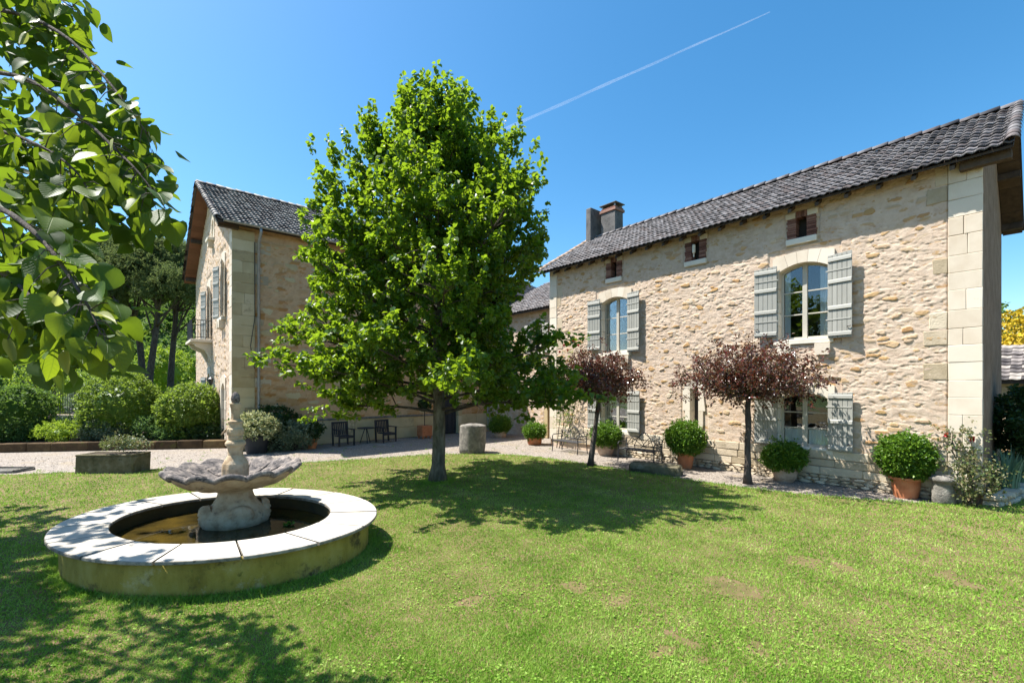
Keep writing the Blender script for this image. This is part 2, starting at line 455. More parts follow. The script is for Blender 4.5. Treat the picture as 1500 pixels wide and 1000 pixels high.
def gravelmat():
    m, t, b = new_mat('gravel')
    vo = t.nodes.new('ShaderNodeTexVoronoi'); vo.inputs['Scale'].default_value = 38
    geo = t.nodes.new('ShaderNodeNewGeometry'); t.links.new(geo.outputs['Position'], vo.inputs['Vector'])
    sp = t.nodes.new('ShaderNodeSeparateColor'); t.links.new(vo.outputs['Color'], sp.inputs[0])
    c = ramp(t, sp.outputs[0], [(0.11, 0.088, 0.07), (0.22, 0.188, 0.155), (0.36, 0.315, 0.265)])
    k = math_(t, 'MULTIPLY', math_(t, 'SUBTRACT', noise(t, 0.9, 5, 0.7), 0.54), 5.0, True)
    c = mixc(t, math_(t, 'MULTIPLY', k, 0.6), c, (0.26, 0.19, 0.085))
    t.links.new(c, b.inputs['Base Color'])
    b.inputs['Roughness'].default_value = 0.9
    bump(t, b, vo.outputs['Distance'], -0.9, 0.025)
    return m
M['gravel'] = gravelmat()
M['pebble'] = solid('pebbles', [(0.15, 0.12, 0.095), (0.30, 0.26, 0.215), (0.46, 0.42, 0.36)], 9, 0.85, 0.8, bstr=0)

def glassmat():
    m, t, b = new_mat('window_glass')
    gl = t.nodes.new('ShaderNodeBsdfGlossy'); gl.inputs['Roughness'].default_value = 0.015
    gl.inputs[0].default_value = (0.95, 0.97, 1, 1)
    tp = t.nodes.new('ShaderNodeBsdfTransparent'); tp.inputs[0].default_value = (0.93, 0.95, 0.94, 1)
    fr = t.nodes.new('ShaderNodeFresnel'); fr.inputs[0].default_value = 1.55
    bump_n = t.nodes.new('ShaderNodeBump'); bump_n.inputs['Strength'].default_value = 0.12; bump_n.inputs['Distance'].default_value = 0.02
    t.links.new(noise(t, 2.5, 2), bump_n.inputs['Height'])
    t.links.new(bump_n.outputs[0], gl.inputs['Normal'])
    mx = t.nodes.new('ShaderNodeMixShader')
    t.links.new(math_(t, 'MULTIPLY', fr.outputs[0], 1.5, True), mx.inputs[0])
    t.links.new(tp.outputs[0], mx.inputs[1]); t.links.new(gl.outputs[0], mx.inputs[2])
    t.links.new(mx.outputs[0], t.nodes['Material Output'].inputs[0])
    return m
M['glass'] = glassmat()

def watermat():
    m, t, b = new_mat('pond_water')
    c = ramp(t, noise(t, 2.0, 4), [(0.018, 0.014, 0.005), (0.045, 0.032, 0.008), (0.085, 0.056, 0.010)], [0.35, 0.52, 0.72])
    t.links.new(c, b.inputs['Base Color'])
    b.inputs['Roughness'].default_value = 0.03
    b.inputs['IOR'].default_value = 1.33
    b.inputs['Specular IOR Level'].default_value = 0.5
    bump(t, b, noise(t, 5, 2), 0.05, 0.02)
    return m
M['water'] = watermat()

# ------------------------------------------------------------------ foliage
def unit(a):
    return a / np.maximum(np.linalg.norm(a, axis=1, keepdims=True), 1e-9)

def leaves(P, T, N, S, wid=0.42, fold=0.14, rs=RS):
    """many small folded leaves: base points, tip directions, normals, lengths"""
    n = len(P)
    T = unit(T); B = unit(np.cross(T, N)); N = np.cross(B, T)
    S = S.reshape(-1, 1)
    v = np.empty((n, 6, 3))
    v[:, 0] = P
    v[:, 1] = P + T * S * .32 + B * S * wid + N * S * fold
    v[:, 2] = P + T * S * .72 + B * S * wid * .72 + N * S * fold * .7
    v[:, 3] = P + T * S - N * S * .10
    v[:, 4] = P + T * S * .72 - B * S * wid * .72 + N * S * fold * .7
    v[:, 5] = P + T * S * .32 - B * S * wid + N * S * fold
    b = (np.arange(n) * 6).reshape(-1, 1)
    f = np.concatenate([b + np.array([[0, 1, 2, 3]]), b + np.array([[0, 3, 4, 5]])])
    return v.reshape(-1, 3), f

def rdir(n, rs=RS):
    d = rs.normal(size=(n, 3))
    return unit(d)

def shoots(base, dirs, length, per, size, rs=RS, droop=0.25, spread=0.8, wid=0.42):
    """leaves set along twigs: twig bases, directions, lengths, number of leaves on each"""
    n = len(base)
    f = rs.rand(n, per)
    f = np.sqrt(f)
    P = base[:, None, :] + dirs[:, None, :] * (length[:, None] * f)[:, :, None]
    P = P.reshape(-1, 3)
    rd = rdir(n * per, rs)
    T = np.repeat(dirs, per, axis=0) * (1 - spread) + rd * spread
    T[:, 2] -= droop
    T = unit(T)
    N = rdir(n * per, rs) * 0.7 + np.array([0, 0, 1.0])
    P = P + rd * 0.03
    S = size * (0.7 + 0.6 * rs.rand(n * per))
    return leaves(P, T, N, S, wid)

def merge(parts):
    vs, fs, o = [], [], 0
    for v, f in parts:
        vs.append(v); fs.append(f + o); o += len(v)
    return np.concatenate(vs), np.concatenate(fs)

def blob_points(n, ctr, rad, rs=RS, shell=0.72, lump=0.16, seed=0, zmin=-1.0):
    """points spread near an uneven ellipsoid's surface, with outward directions"""
    d = rdir(int(n * 1.6), rs)
    d = d[d[:, 2] > zmin][:n]
    lr = np.random.RandomState(seed + 5)
    L = rdir(22, lr)
    amp = lr.uniform(-1, 1, 22)
    w = np.exp((d @ L.T - 1) * 9)
    k = 1 + lump * (w * amp).sum(1)
    r = (shell + (1 - shell) * rs.rand(len(d)) ** 0.6) * k
    return np.array(ctr) + d * np.array(rad) * r[:, None], d

def blob(n, ctr, rad, size, rs=RS, shell=0.72, lump=0.16, seed=0, zmin=-1.0, per=1, length=0.1, up=0.2, droop=0.0, spread=0.75, wid=0.42):
    P, d = blob_points(n, ctr, rad, rs, shell, lump, seed, zmin)
    dd = unit(d * 0.9 + np.array([0, 0, up]) + rs.normal(size=d.shape) * 0.25)
    return shoots(P, dd, np.full(len(P), length) * (0.6 + 0.8 * rs.rand(len(P))), per, size, rs, droop, spread, wid)

def core(ctr, rad, seed=0, k=0.8, nu=16, nv=10):
    """solid uneven heart of a clipped bush so that light does not pass straight through"""
    vs = []; fs = []
    r = random.Random(seed)
    for i in range(nv + 1):
        th = math.pi * i / nv
        for j in range(nu):
            a = 2 * math.pi * j / nu
            q = k * r.uniform(0.93, 1.05)
            vs.append((ctr[0] + rad[0] * q * math.sin(th) * math.cos(a), ctr[1] + rad[1] * q * math.sin(th) * math.sin(a), ctr[2] + rad[2] * q * math.cos(th)))
    for i in range(nv):
        for j in range(nu):
            fs.append((i * nu + j, i * nu + (j + 1) % nu, (i + 1) * nu + (j + 1) % nu, (i + 1) * nu + j))
    return np.array(vs), np.array(fs)

# ================================================================== the ground
def sheet(name, poly, z, mat):
    o = mk(name, [(x, y, z) for x, y in poly], [tuple(range(len(poly)))], mat)
    o['kind'] = 'structure'
    return o

M['field'] = solid('meadow', [(0.05, 0.085, 0.018), (0.09, 0.13, 0.03), (0.14, 0.16, 0.05)], 0.4, 0.95, 0, 8, 0.6, 0.1)
sheet('ground', [(-600, -600), (600, -600), (600, 600), (-600, 600)], -0.02, M['field'])
sheet('gravel_path', [(-16, 33), (-16, 17), (2, 13), (8, 9), (9.5, 2), (13.0, 0.3), (22, 0.6), (22, 24)], 0.0, M['gravel'])

def smooth_line(pts, n=8, jit=0.0, rs=random.Random(3)):
    out = []
    for i in range(len(pts) - 1):
        p0 = pts[max(i - 1, 0)]; p1 = pts[i]; p2 = pts[i + 1]; p3 = pts[min(i + 2, len(pts) - 1)]
        for k in range(n):
            t = k / n
            q = [0.5 * (2 * p1[d] + (p2[d] - p0[d]) * t + (2 * p0[d] - 5 * p1[d] + 4 * p2[d] - p3[d]) * t * t + (-p0[d] + 3 * p1[d] - 3 * p2[d] + p3[d]) * t ** 3) for d in range(len(p1))]
            if jit: q = [a + rs.uniform(-jit, jit) for a in q]
            out.append(q)
    out.append(list(pts[-1]))
    return out

edge = smooth_line([(-16, 24.6), (-8, 21.5), (-2.7, 19.0), (2.9, 16.3), (5.5, 15.3), (8.6, 14.4), (10.6, 12.6), (11.15, 10.4), (11.25, 8.2), (11.45, 5.6), (11.85, 3.7), (12.9, 1.7), (13.9, 0.75), (16, 0.35), (22, 0.2)], 10, 0.03)
LAWN = edge + [[40, -0.5], [40, -30], [-30, -30], [-30, 28]]
sheet('lawn', LAWN, 0.022, M['turf'])

def inside(px, py, poly):
    r = np.zeros(len(px), bool)
    n = len(poly)
    for i in range(n):
        x0, y0 = poly[i][:2]; x1, y1 = poly[(i + 1) % n][:2]
        if y0 == y1: continue
        c = ((y0 > py) != (y1 > py)) & (px < (x1 - x0) * (py - y0) / (y1 - y0) + x0)
        r ^= c
    return r

# fountain outline in plan (an oval) used by the lawn as well
FC = np.array([1.192, 8.27]); FA, FB = 2.385, 1.846
FU = np.array([0.557, -0.831]); FV = np.array([0.831, 0.557])
def oval(k, t, da=0.0):
    return FC + FU * (FA * k + da) * math.cos(t) + FV * (FB * k + da) * math.sin(t)

# bare patches: places in the lawn where the turf is worn
BARE = [G(1065, 862)[:2], G(990, 952)[:2], G(838, 862)[:2], G(1120, 962)[:2], G(1180, 825)[:2], G(1275, 918)[:2], G(905, 884)[:2], G(1390, 848)[:2], G(1240, 835)[:2], G(685, 885)[:2]]
BR = [0.22, 0.14, 0.10, 0.12, 0.2, 0.13, 0.07, 0.2, 0.17, 0.08]

def grass():
    n = 1050000
    u = RS.rand(n)
    r = 2.6 * (40 / 2.6) ** (u ** 1.12)            # thinner with distance
    a = RS.uniform(-0.98, 0.98, n)
    xc = r * np.sin(a); yc = r * np.cos(a)
    X = xc * CS + yc * SN; Y = -xc * SN + yc * CS
    ok = inside(X, Y, LAWN)
    d = np.stack([X, Y], 1) - FC
    ok &= ((d @ FU) / (FA * .93)) ** 2 + ((d @ FV) / (FB * .93)) ** 2 > 1
    nz = vnoise(X * 1.1 + 40, Y * 1.1 + 40, 3)
    for p, br in zip(BARE, BR):
        dd = np.hypot((X - p[0]), (Y - p[1])) + (vnoise(X * 6 + 90, Y * 6 + 90, 8) - .5) * 0.35
        ok &= (dd > br * 1.15) | (RS.rand(n) < 0.22)
    ok &= (nz > 0.18) | (RS.rand(n) < 0.8)
    X, Y, r = X[ok], Y[ok], r[ok]
    # unmown fringe round the fountain and the tree foot
    th_ = RS.rand(9000) * 2 * math.pi
    fr = np.array([oval(1, t_, -.13 + .10 * abs(RS.normal())) for t_ in th_])
    tb = G(642, 706); ta = RS.rand(1500) * 2 * math.pi; tr_ = .22 + .12 * np.abs(RS.normal(size=1500))
    X = np.concatenate([X, fr[:, 0], tb.x + tr_ * np.cos(ta)]); Y = np.concatenate([Y, fr[:, 1], tb.y + tr_ * np.sin(ta)])
    nf = len(fr) + 1500
    r = np.concatenate([r, np.full(len(fr), 6.0), np.full(1500, 11.0)])
    n = len(X)
    lush = vnoise(X * 0.9 + 10, Y * 0.9 + 10, 21) * 0.6 + vnoise(X * 3 + 10, Y * 3 + 10, 22) * 0.4
    h = (0.015 + 0.018 * lush) * (0.6 + 0.8 * RS.rand(n)) * (1 + 0.03 * np.clip(r - 6, 0, 20))
    h[-nf:] *= 1.0 + 1.6 * RS.rand(nf)
    tall = RS.rand(n) < .03
    h[tall] *= 1.9
    w = (0.0022 + 0.00055 * np.clip(r, 3, 30)) * (0.7 + 0.6 * RS.rand(n))
    th = RS.rand(n) * 2 * math.pi
    le = RS.rand(n) * 1.3 * h
    lt = RS.rand(n) * 2 * math.pi
    v = np.empty((n, 3, 3))
    c, s = np.cos(th) * w, np.sin(th) * w
    v[:, 0] = np.stack([X - c, Y - s, np.full(n, .02)], 1)
    v[:, 1] = np.stack([X + c, Y + s, np.full(n, .02)], 1)
    v[:, 2] = np.stack([X + le * np.cos(lt), Y + le * np.sin(lt), .02 + h], 1)
    o = mk('lawn_grass', v.reshape(-1, 3), np.arange(n * 3).reshape(-1, 3), M['blade'], stuff=True)
    tag(o, 'short mown grass with dry patches covering the lawn', 'grass')
grass()

def weeds():                                        # small clover leaves and fallen bits in the near lawn
    n = 16000
    r = 2.8 * (14 / 2.8) ** RS.rand(n); a = RS.uniform(-0.95, 0.95, n)
    xc = r * np.sin(a); yc = r * np.cos(a)
    X = xc * CS + yc * SN; Y = -xc * SN + yc * CS
    d = np.stack([X, Y], 1) - FC
    ok = inside(X, Y, LAWN) & (vnoise(X * 1.7 + 70, Y * 1.7 + 70, 31) > .5) & (((d @ FU) / (FA * .95)) ** 2 + ((d @ FV) / (FB * .95)) ** 2 > 1)
    X, Y = X[ok], Y[ok]; n = len(X)
    P = np.stack([X, Y, np.full(n, .03) + RS.rand(n) * .014], 1)
    T = rdir(n); T[:, 2] = np.abs(T[:, 2]) * .25
    v, f = leaves(P, T, rdir(n) * .35 + np.array([0, 0, 1.]), .016 + .018 * RS.rand(n), .4, .05)
    o = mk('clover', v, f, M['blade'], stuff=True)
    tag(o, 'small clover leaves scattered through the mown lawn', 'clover')
weeds()

def gravel_bits():
    n = 26000
    X = RS.uniform(-9, 15.4, n); Y = RS.uniform(1.2, 23, n)
    ok = ~inside(X, Y, LAWN) & inside(X, Y, [(-16, 27), (-16, 17), (2, 13), (8, 9), (9.5, 2), (13.0, 0.9), (13.6, 0.9), (13.6, 13.6), (15.4, 13.8), (15.4, 20.2), (3, 20.2), (3, 21.6)])
    X, Y = X[ok], Y[ok]; n = len(X)
    r = .010 + .014 * RS.rand(n) ** 2
    o8 = np.array([[1, 0, 0], [0, 1, 0], [-1, 0, 0], [0, -1, 0], [0, 0, .7], [0, 0, -.3]])
    v = o8[None] * r[:, None, None] * (.7 + .6 * RS.rand(n, 6, 1)); v[..., 0] += X[:, None]; v[..., 1] += Y[:, None]; v[..., 2] += .006
    f0 = np.array([[0, 1, 4], [1, 2, 4], [2, 3, 4], [3, 0, 4]])
    f = (np.arange(n) * 6)[:, None, None] + f0[None]
    tag(mk('loose_pebbles', v.reshape(-1, 3), f.reshape(-1, 3), M['pebble'], stuff=True), 'loose pebbles scattered over the gravel path', 'pebbles')
    # tufts straying from the lawn edge into the gravel
    L = np.array(edge); k = RS.randint(20, len(L) - 8, 5200)
    P = L[k] + RS.normal(size=(5200, 2)) * .10
    P = np.concatenate([P, np.stack([RS.uniform(-6, 14, 260), RS.uniform(9, 21, 260)], 1).repeat(6, 0) + RS.normal(size=(1560, 2)) * .03])
    ok = inside(P[:, 0], P[:, 1], [(-16, 27), (-16, 17), (2, 13), (8, 9), (9.5, 2), (13.0, 0.9), (13.6, 0.9), (13.6, 13.6), (15.4, 13.8), (15.4, 20.2), (3, 20.2), (3, 21.6)])
    P = P[ok]; n = len(P)
    B3 = np.concatenate([P, np.zeros((n, 1))], 1); T = rdir(n); T[:, 2] = np.abs(T[:, 2]) + .5
    v, f = leaves(B3, T, rdir(n), .035 + .05 * RS.rand(n), .10, .05)
    tag(mk('edge_tufts', v, f, M['blade'], stuff=True), 'ragged grass tufts straying from the lawn into the gravel', 'grass')
gravel_bits()

# ================================================================== masonry
def relief_wall(name, mp, u0, u1, z0, z1, step, holes, flats, seed, parent, top=None, amp=1.0, expose=0.10, cell=(0.24, 0.095), mat='wall'):
    nu = int((u1 - u0) / step) + 1; nz = int((z1 - z0) / step) + 1
    us = np.linspace(u0, u1, nu); zs = np.linspace(z0, z1, nz)
    U, Z = np.meshgrid(us, zs, indexing='ij')
    r = np.random.RandomState(seed)
    Uw = U + (vnoise(U * 2.3 + 50, Z * 3.1 + 50, seed + 1) - .5) * .16
    Zw = Z + (vnoise(U * 1.7 + 90, Z * 2.7 + 90, seed + 2) - .5) * .12
    gu = Uw / cell[0] + 20; gz = Zw / cell[1] + 20
    iu = np.floor(gu).astype(int); iz = np.floor(gz).astype(int)
    tab = r.rand(512, 512, 4)
    F1 = np.full(U.shape, 9.0); F2 = F1.copy(); SH = np.zeros(U.shape); SC_ = SH.copy()
    for du in (-1, 0, 1):
        for dz in (-1, 0, 1):
            a = (iu + du) % 512; b = (iz + dz) % 512
            t = tab[a, b]
            d = np.hypot((iu + du + .15 + .7 * t[..., 0] - gu), (iz + dz + .2 + .6 * t[..., 1] - gz))
            nearer = d < F1
            F2 = np.where(nearer, F1, np.minimum(F2, d))
            SH = np.where(nearer, t[..., 2], SH); SC_ = np.where(nearer, t[..., 3], SC_)
            F1 = np.where(nearer, d, F1)
    edge_ = sstep(0.05, 0.16, F2 - F1)
    big = vnoise(U * 1.4 + 7, Z * 1.6 + 7, seed + 3)
    wu = U + .10 * (vnoise(U * 4 + 9, Z * 6 + 9, seed + 11) - .5); wz = Z + .07 * (vnoise(U * 5 + 29, Z * 7 + 9, seed + 12) - .5)
    n1 = vnoise(wu * 6.5 + 3 + wz * 2, wz * 13 + 3 - wu * 1.6, seed + 4) * .7 + vnoise(wu * 14 + 3, wz * 30 + 3, seed + 14) * .3
    n2 = vnoise(wu * 10 + 33 - wz * 3, wz * 24 + 3 + wu * 2, seed + 5) * .7 + vnoise(wu * 25 + 3, wz * 47 + 3, seed + 15) * .3
    n3 = vnoise(wu * 21 + 13, wz * 44 + 13, seed + 16)
    calm = .45 + .55 * sstep(.35, .62, vnoise(U * .9 + 77, Z * 1.1 + 77, seed + 18))
    mort = 0.015 * calm * sstep(.47, .51, n1) + 0.010 * calm * sstep(.45, .50, n2) + 0.007 * (n3 - .5) + 0.010 * (big - .5) - .012 - 0.020 * sstep(.27, .21, n2)
    lvl = np.where(SH < expose, 0.014 + .014 * SC_, -0.035 + 0.032 * SH) + 0.012 * (big - .5)
    stone = lvl * edge_ + (-0.035) * (1 - edge_) + 0.012 * (vnoise(U * 24, Z * 30, seed + 7) - .5)
    disp = amp * np.maximum(mort, stone)
    mask = sstep(-0.003, 0.006, stone - mort)
    for (a0, a1, b0, b1) in flats:
        m_ = (U > a0) & (U < a1) & (Z > b0) & (Z < b1)
        disp = np.where(m_, -0.03, disp)
    x, y, z = mp(U, disp, Z)
    V = np.stack([x, y, z], -1).reshape(-1, 3)
    i = np.arange(nu - 1)[:, None]; j = np.arange(nz - 1)[None, :]
    uc = (us[:-1] + us[1:])[:, None] / 2 + 0 * j; zc = (zs[:-1] + zs[1:])[None, :] / 2 + 0 * i
    keep = np.ones(uc.shape, bool)
    for (a0, a1, b0, b1) in holes:
        keep &= ~((uc > a0) & (uc < a1) & (zc > b0) & (zc < b1))
    if top is not None:
        keep &= zc < top(uc)
    q = np.stack([i * nz + j, (i + 1) * nz + j, (i + 1) * nz + j + 1, i * nz + j + 1], -1)[keep]
    o = mk(name, V, q, M[mat], parent, smooth=True)
    at = o.data.attributes.new('stone', 'FLOAT_COLOR', 'POINT')
    col = np.stack([mask, SC_, SH, np.ones_like(mask)], -1).reshape(-1)
    at.data.foreach_set('color', col.astype(np.float32))
    return o

def stone_mesh(seed, mat):
    """irregular wall stone about one unit across, face outwards along +y"""
    r = random.Random(seed)
    n = 8
    vs = []; fs = []
    rad = [0.5 * r.uniform(.58, 1.08) for _ in range(n)]
    for (k, yy) in ((1.0, -0.6), (1.0, 0.25), (0.9, 0.46)):
        for i in range(n):
            t = 2 * math.pi * (i + 0.5) / n
            c, s = math.cos(t), math.sin(t)
            q = 1 / (abs(c) ** 3 + abs(s) ** 3) ** (1 / 3)
            vs.append((rad[i] * q * k * c, yy + r.uniform(-.06, .06), rad[i] * q * k * s))
    for a in (0, 1):
        for i in range(n):
            j = (i + 1) % n
            fs.append((a * n + i, a * n + j, (a + 1) * n + j, (a + 1) * n + i))
    vs.append((0, 0.50 + r.uniform(-.08, .1), 0))
    for i in range(n):
        fs.append((2 * n + i, 2 * n + (i + 1) % n, 3 * n))
    return meshdata('stone', vs, fs, mat)

STONES = [stone_mesh(i, M['stone']) for i in range(12)]
PSTONES_W = [stone_mesh(60 + i, M['ashlar_left']) for i in range(8)]
PSTONES = [stone_mesh(40 + i, M['ashlar_old']) for i in range(8)]
AX_R = Matrix(((0, -1, 0), (1, 0, 0), (0, 0, 1))).to_4x4()      # faces -X
AX_F = Matrix(((-1, 0, 0), (0, -1, 0), (0, 0, 1))).to_4x4()     # faces -Y

def put_stone(parent, pos, ax, w, d, h, roll, kinds):
    Mx = Matrix.Translation(pos) @ ax @ Matrix.Rotation(roll, 4, 'Y') @ Matrix.Diagonal((w, d, h, 1))
    return inst('stone', random.choice(kinds), Mx, parent)

def scatter_stones(parent, mp, ax, u0, u1, z0, z1, n, avoid, kinds, rs, smin=.12, smax=.38, o=0.002):
    placed = []
    tries = 0
    while len(placed) < n and tries < n * 40:
        tries += 1
        u, z = rs.uniform(u0, u1), rs.uniform(z0, z1)
        w = smin + (smax - smin) * rs.random() ** 2.0
        h = w * rs.uniform(.3, .6)
        if any(a0 - w / 2 < u < a1 + w / 2 and b0 - h / 2 < z < b1 + h / 2 for a0, a1, b0, b1 in avoid): continue
        if any(abs(u - p[0]) < (w + p[2]) * .5 and abs(z - p[1]) < (h + p[3]) * .5 for p in placed): continue
        placed.append((u, z, w, h))
        put_stone(parent, mp(u, o, z), ax, w, rs.uniform(.045, .07), h, rs.uniform(-.2, .2), kinds)

def block(name, mp, u0, u1, o0, o1, z0, z1, mat, parent, ch=.010, jit=.003):
    b = MB(mp)
    b.cbox(u0, u1, o0, o1, z0, z1, ch, jit)
    return b.build(name, mat, parent)

def arch_z(u, c, hw, zs, rise):
    return zs + rise * (1 - min(1, ((u - c) / hw) ** 2))

def window(house, mp, u0, u1, z0, zs, rise, rows, curtain=None, jamb=0.17, face=0.014, mat='ashlar', sill_out=0.05, label=None, archh=.30, opening_only=False, depth=0.2):
    c, hw = (u0 + u1) / 2, (u1 - u0) / 2
    # dressed jambs, each stone a piece
    z = z0
    k = 0
    while z < zs - 0.05:
        h = min(random.uniform(.30, .46), zs - z)
        if zs - z - h < .14: h = zs - z
        for sd in (0, 1):
            wj = jamb * (1.0 if (k + sd) % 2 else 1.5)
            a, b_ = (u0 - wj, u0) if sd == 0 else (u1, u1 + wj)
            block('jamb_stone', mp, a + .003, b_ - .0, -.32, face + random.uniform(0, .006), z + .004, z + h - .004, M[mat], house)
        z += h; k += 1
    # arch of wedge stones
    n = 5
    A0, A1 = u0 - jamb * .9, u1 + jamb * .9
    for i in range(n):
        b = MB(mp)
        lo = [u0 + (u1 - u0) * (i + q / 3) / n for q in range(4)]
        hi = [A0 + (A1 - A0) * (i + q / 3) / n for q in range(4)]
        if i == 0: lo[0] = u0
        poly = [(u + (.003 if j == 0 else -.003 if j == 3 else 0), arch_z(u, c, hw, zs, rise)) for j, u in enumerate(lo)]
        top = [(u + (.003 if j == 0 else -.003 if j == 3 else 0), zs + rise + archh * (1 - .35 * ((u - c) / (A1 - c)) ** 2)) for j, u in enumerate(hi)]
        if i == 0: poly.insert(0, (A0 + .003, zs + .003))
        if i == n - 1: poly.append((A1 - .003, zs + .003))
        b.prism(poly + top[::-1], -.32, face + random.uniform(0, .006))
        b.build('arch_stone', M[mat], house)
    block('sill', mp, u0 - .12, u1 + .12, -.32, sill_out, z0 - .13, z0 + .002, M['sill'], house, .012)
    # the room behind
    b = MB(mp)
    R0, R1, Zb, Zt = u0 - .5, u1 + .5, z0 - .4, zs + rise + .4
    vs = [(a, o, zz) for a in (R0, R1) for o in (-.34, -2.4) for zz in (Zb, Zt)]
    b.add(vs, [(0, 2, 3, 1), (4, 5, 7, 6), (2, 6, 7, 3), (0, 4, 6, 2), (1, 3, 7, 5)])
    b.add([(R0, -.33, Zb), (u0 - .05, -.33, Zb), (u0 - .05, -.33, Zt), (R0, -.33, Zt)], [(0, 1, 2, 3)])
    b.add([(u1 + .05, -.33, Zb), (R1, -.33, Zb), (R1, -.33, Zt), (u1 + .05, -.33, Zt)], [(0, 1, 2, 3)])
    b.build('room', M['room'], house)
    # joinery
    zt = zs + rise + .06
    f = MB(mp)
    o0, o1 = -depth - .05, -depth
    st = .055
    f.cbox(u0 - .02, u0 + st, o0, o1, z0 - .02, zt, .006)
    f.cbox(u1 - st, u1 + .02, o0, o1, z0 - .02, zt, .006)
    f.cbox(c - .058, c + .058, o0, o1 + .012, z0 + .001, zt, .008)
    f.cbox(u0 + st, c - .058, o0 + .004, o1 - .004, z0 - .02, z0 + .075, .006)
    f.cbox(c + .058, u1 - st, o0 + .004, o1 - .004, z0 - .02, z0 + .075, .006)
    # curved head
    seg = 8
    pl = [(u0 + st + (u1 - u0 - 2 * st) * i / seg) for i in range(seg + 1)]
    f.prism([(u, arch_z(u, c, hw, zs, rise) - .06) for u in pl] + [(pl[-1], zt), (pl[0], zt)], o0 + .006, o1 - .006)
    zz = [z0 + .075 + (zs + rise * .55 - .05 - z0 - .075) * k / rows for k in range(rows + 1)]
    for k in range(1, rows):
        f.cbox(u0 + st, c - .058, o0 + .008, o1 - .008, zz[k] - .016, zz[k] + .016, .004)
        f.cbox(c + .058, u1 - st, o0 + .008, o1 - .008, zz[k] - .016, zz[k] + .016, .004)
    w = f.build('window', M['frame'], house)
    for k in range(rows):
        for (a, b_) in ((u0 + st, c - .058), (c + .058, u1 - st)):
            top = zz[k + 1] - .016 if k < rows - 1 else zt - .01
            bot = zz[k] + (.016 if k else 0)
            p = MB(mp)
            om = (o0 + o1) / 2 + random.uniform(-.003, .003)
            p.box(a, b_, om - .002, om + .002, bot, top)
            p.build('pane', M['glass'], w)
    if curtain:
        for (a, b_, zb, ztp) in curtain:
            n = 36
            vs = []; fs = []
            for i in range(n + 1):
                u = a + (b_ - a) * i / n
                of = -depth - .085 + .022 * math.sin(i * 1.35 + math.sin(i * .7)) + .008 * math.sin(i * 3.1)
                for (q, zq) in ((0, zb), (1, (zb + ztp) / 2), (2, ztp)):
                    vs.append((u, of * (1 if q < 2 else 1) + (.006 * math.sin(i) if q == 1 else 0), zq))
            for i in range(n):
                for q in (0, 1):
                    fs.append((i * 3 + q, i * 3 + 3 + q, i * 3 + 4 + q, i * 3 + 1 + q))
            cb = MB(mp); cb.add(vs, fs)
            cb.build('curtain', M['curtain'], w, smooth=True)
    return w

def shutter(house, mp, hinge, sgn, w, z0, z1, mat='shutter', standoff=.07, ang=5, slope=0.0, battens=(.05, .36, .67, .93), straps=(.22, .8)):
    """ledged shutter folded back against the wall: planks, ledges and strap hinges"""
    ca, sa = math.cos(math.radians(ang)), math.sin(math.radians(ang))
    def m2(u, o, z):                               # u along the leaf from the hinge, o outwards
        return mp(hinge + sgn * (u * ca - o * sa * 0), standoff + o + u * sa, z)
    hgt = z1 - z0
    b = MB(m2)
    b.box(.012, w - .012, 0, .010, z0 + .02, z1 - .04)
    s = b.build('shutter', M[mat], house)
    n = 5
    for i in range(n):
        a, e = w * i / n, w * (i + 1) / n
        zt = z1 - .03 + .03 * (i if slope > 0 else n - 1 - i) / (n - 1) * abs(slope)
        p = MB(m2); p.cbox(a + .003, e - .003, .011, .034, z0, zt, .005)
        p.build('plank', M[mat], s)
    for t in battens:
        zc = z0 + hgt * t
        p = MB(m2)
        p.add([(.008, .0345, zc - .05), (w - .008, .0345, zc - .05), (w - .008, .0345, zc + .05), (.008, .0345, zc + .05),
               (.012, .062, zc - .044), (w - .012, .062, zc - .044), (w - .012, .052, zc + .03), (.012, .052, zc + .03)],
              [(0, 1, 5, 4), (1, 2, 6, 5), (2, 3, 7, 6), (3, 0, 4, 7), (4, 5, 6, 7), (0, 3, 2, 1)])
        p.build('batten', M[mat], s)
    for t in straps:
        zc = z0 + hgt * t
        p = MB(m2); p.cbox(-.04, w * .95, .0345, .044, zc - .017, zc + .017, .003)
        p.build('hinge_strap', M[mat], s)
    p = MB(m2)
    p.tube([(w * .80, .05, z0 + hgt * .12), (w * .86, .075, z0 + hgt * .125), (w * .97, .06, z0 + hgt * .13)], .012, 6)
    p.build('latch', M['iron'], s)
    return s

# ------------------------------------------------------------------ roofs
def tile_base(w, L):
    n = 6
    vs = []; fs = []
    for i in range(n + 1):
        x = w * i / n
        hgt = .017 * math.sin(2 * math.pi * (i / n) + .6)
        vs += [(x, -.02, .072 + hgt), (x, L, .010 + hgt), (x, -.02, .036 + hgt)]
    for i in range(n):
        a, b = i * 3, i * 3 + 3
        fs += [(a, b, b + 1, a + 1), (a + 2, b + 2, b, a)]
    return vs, fs

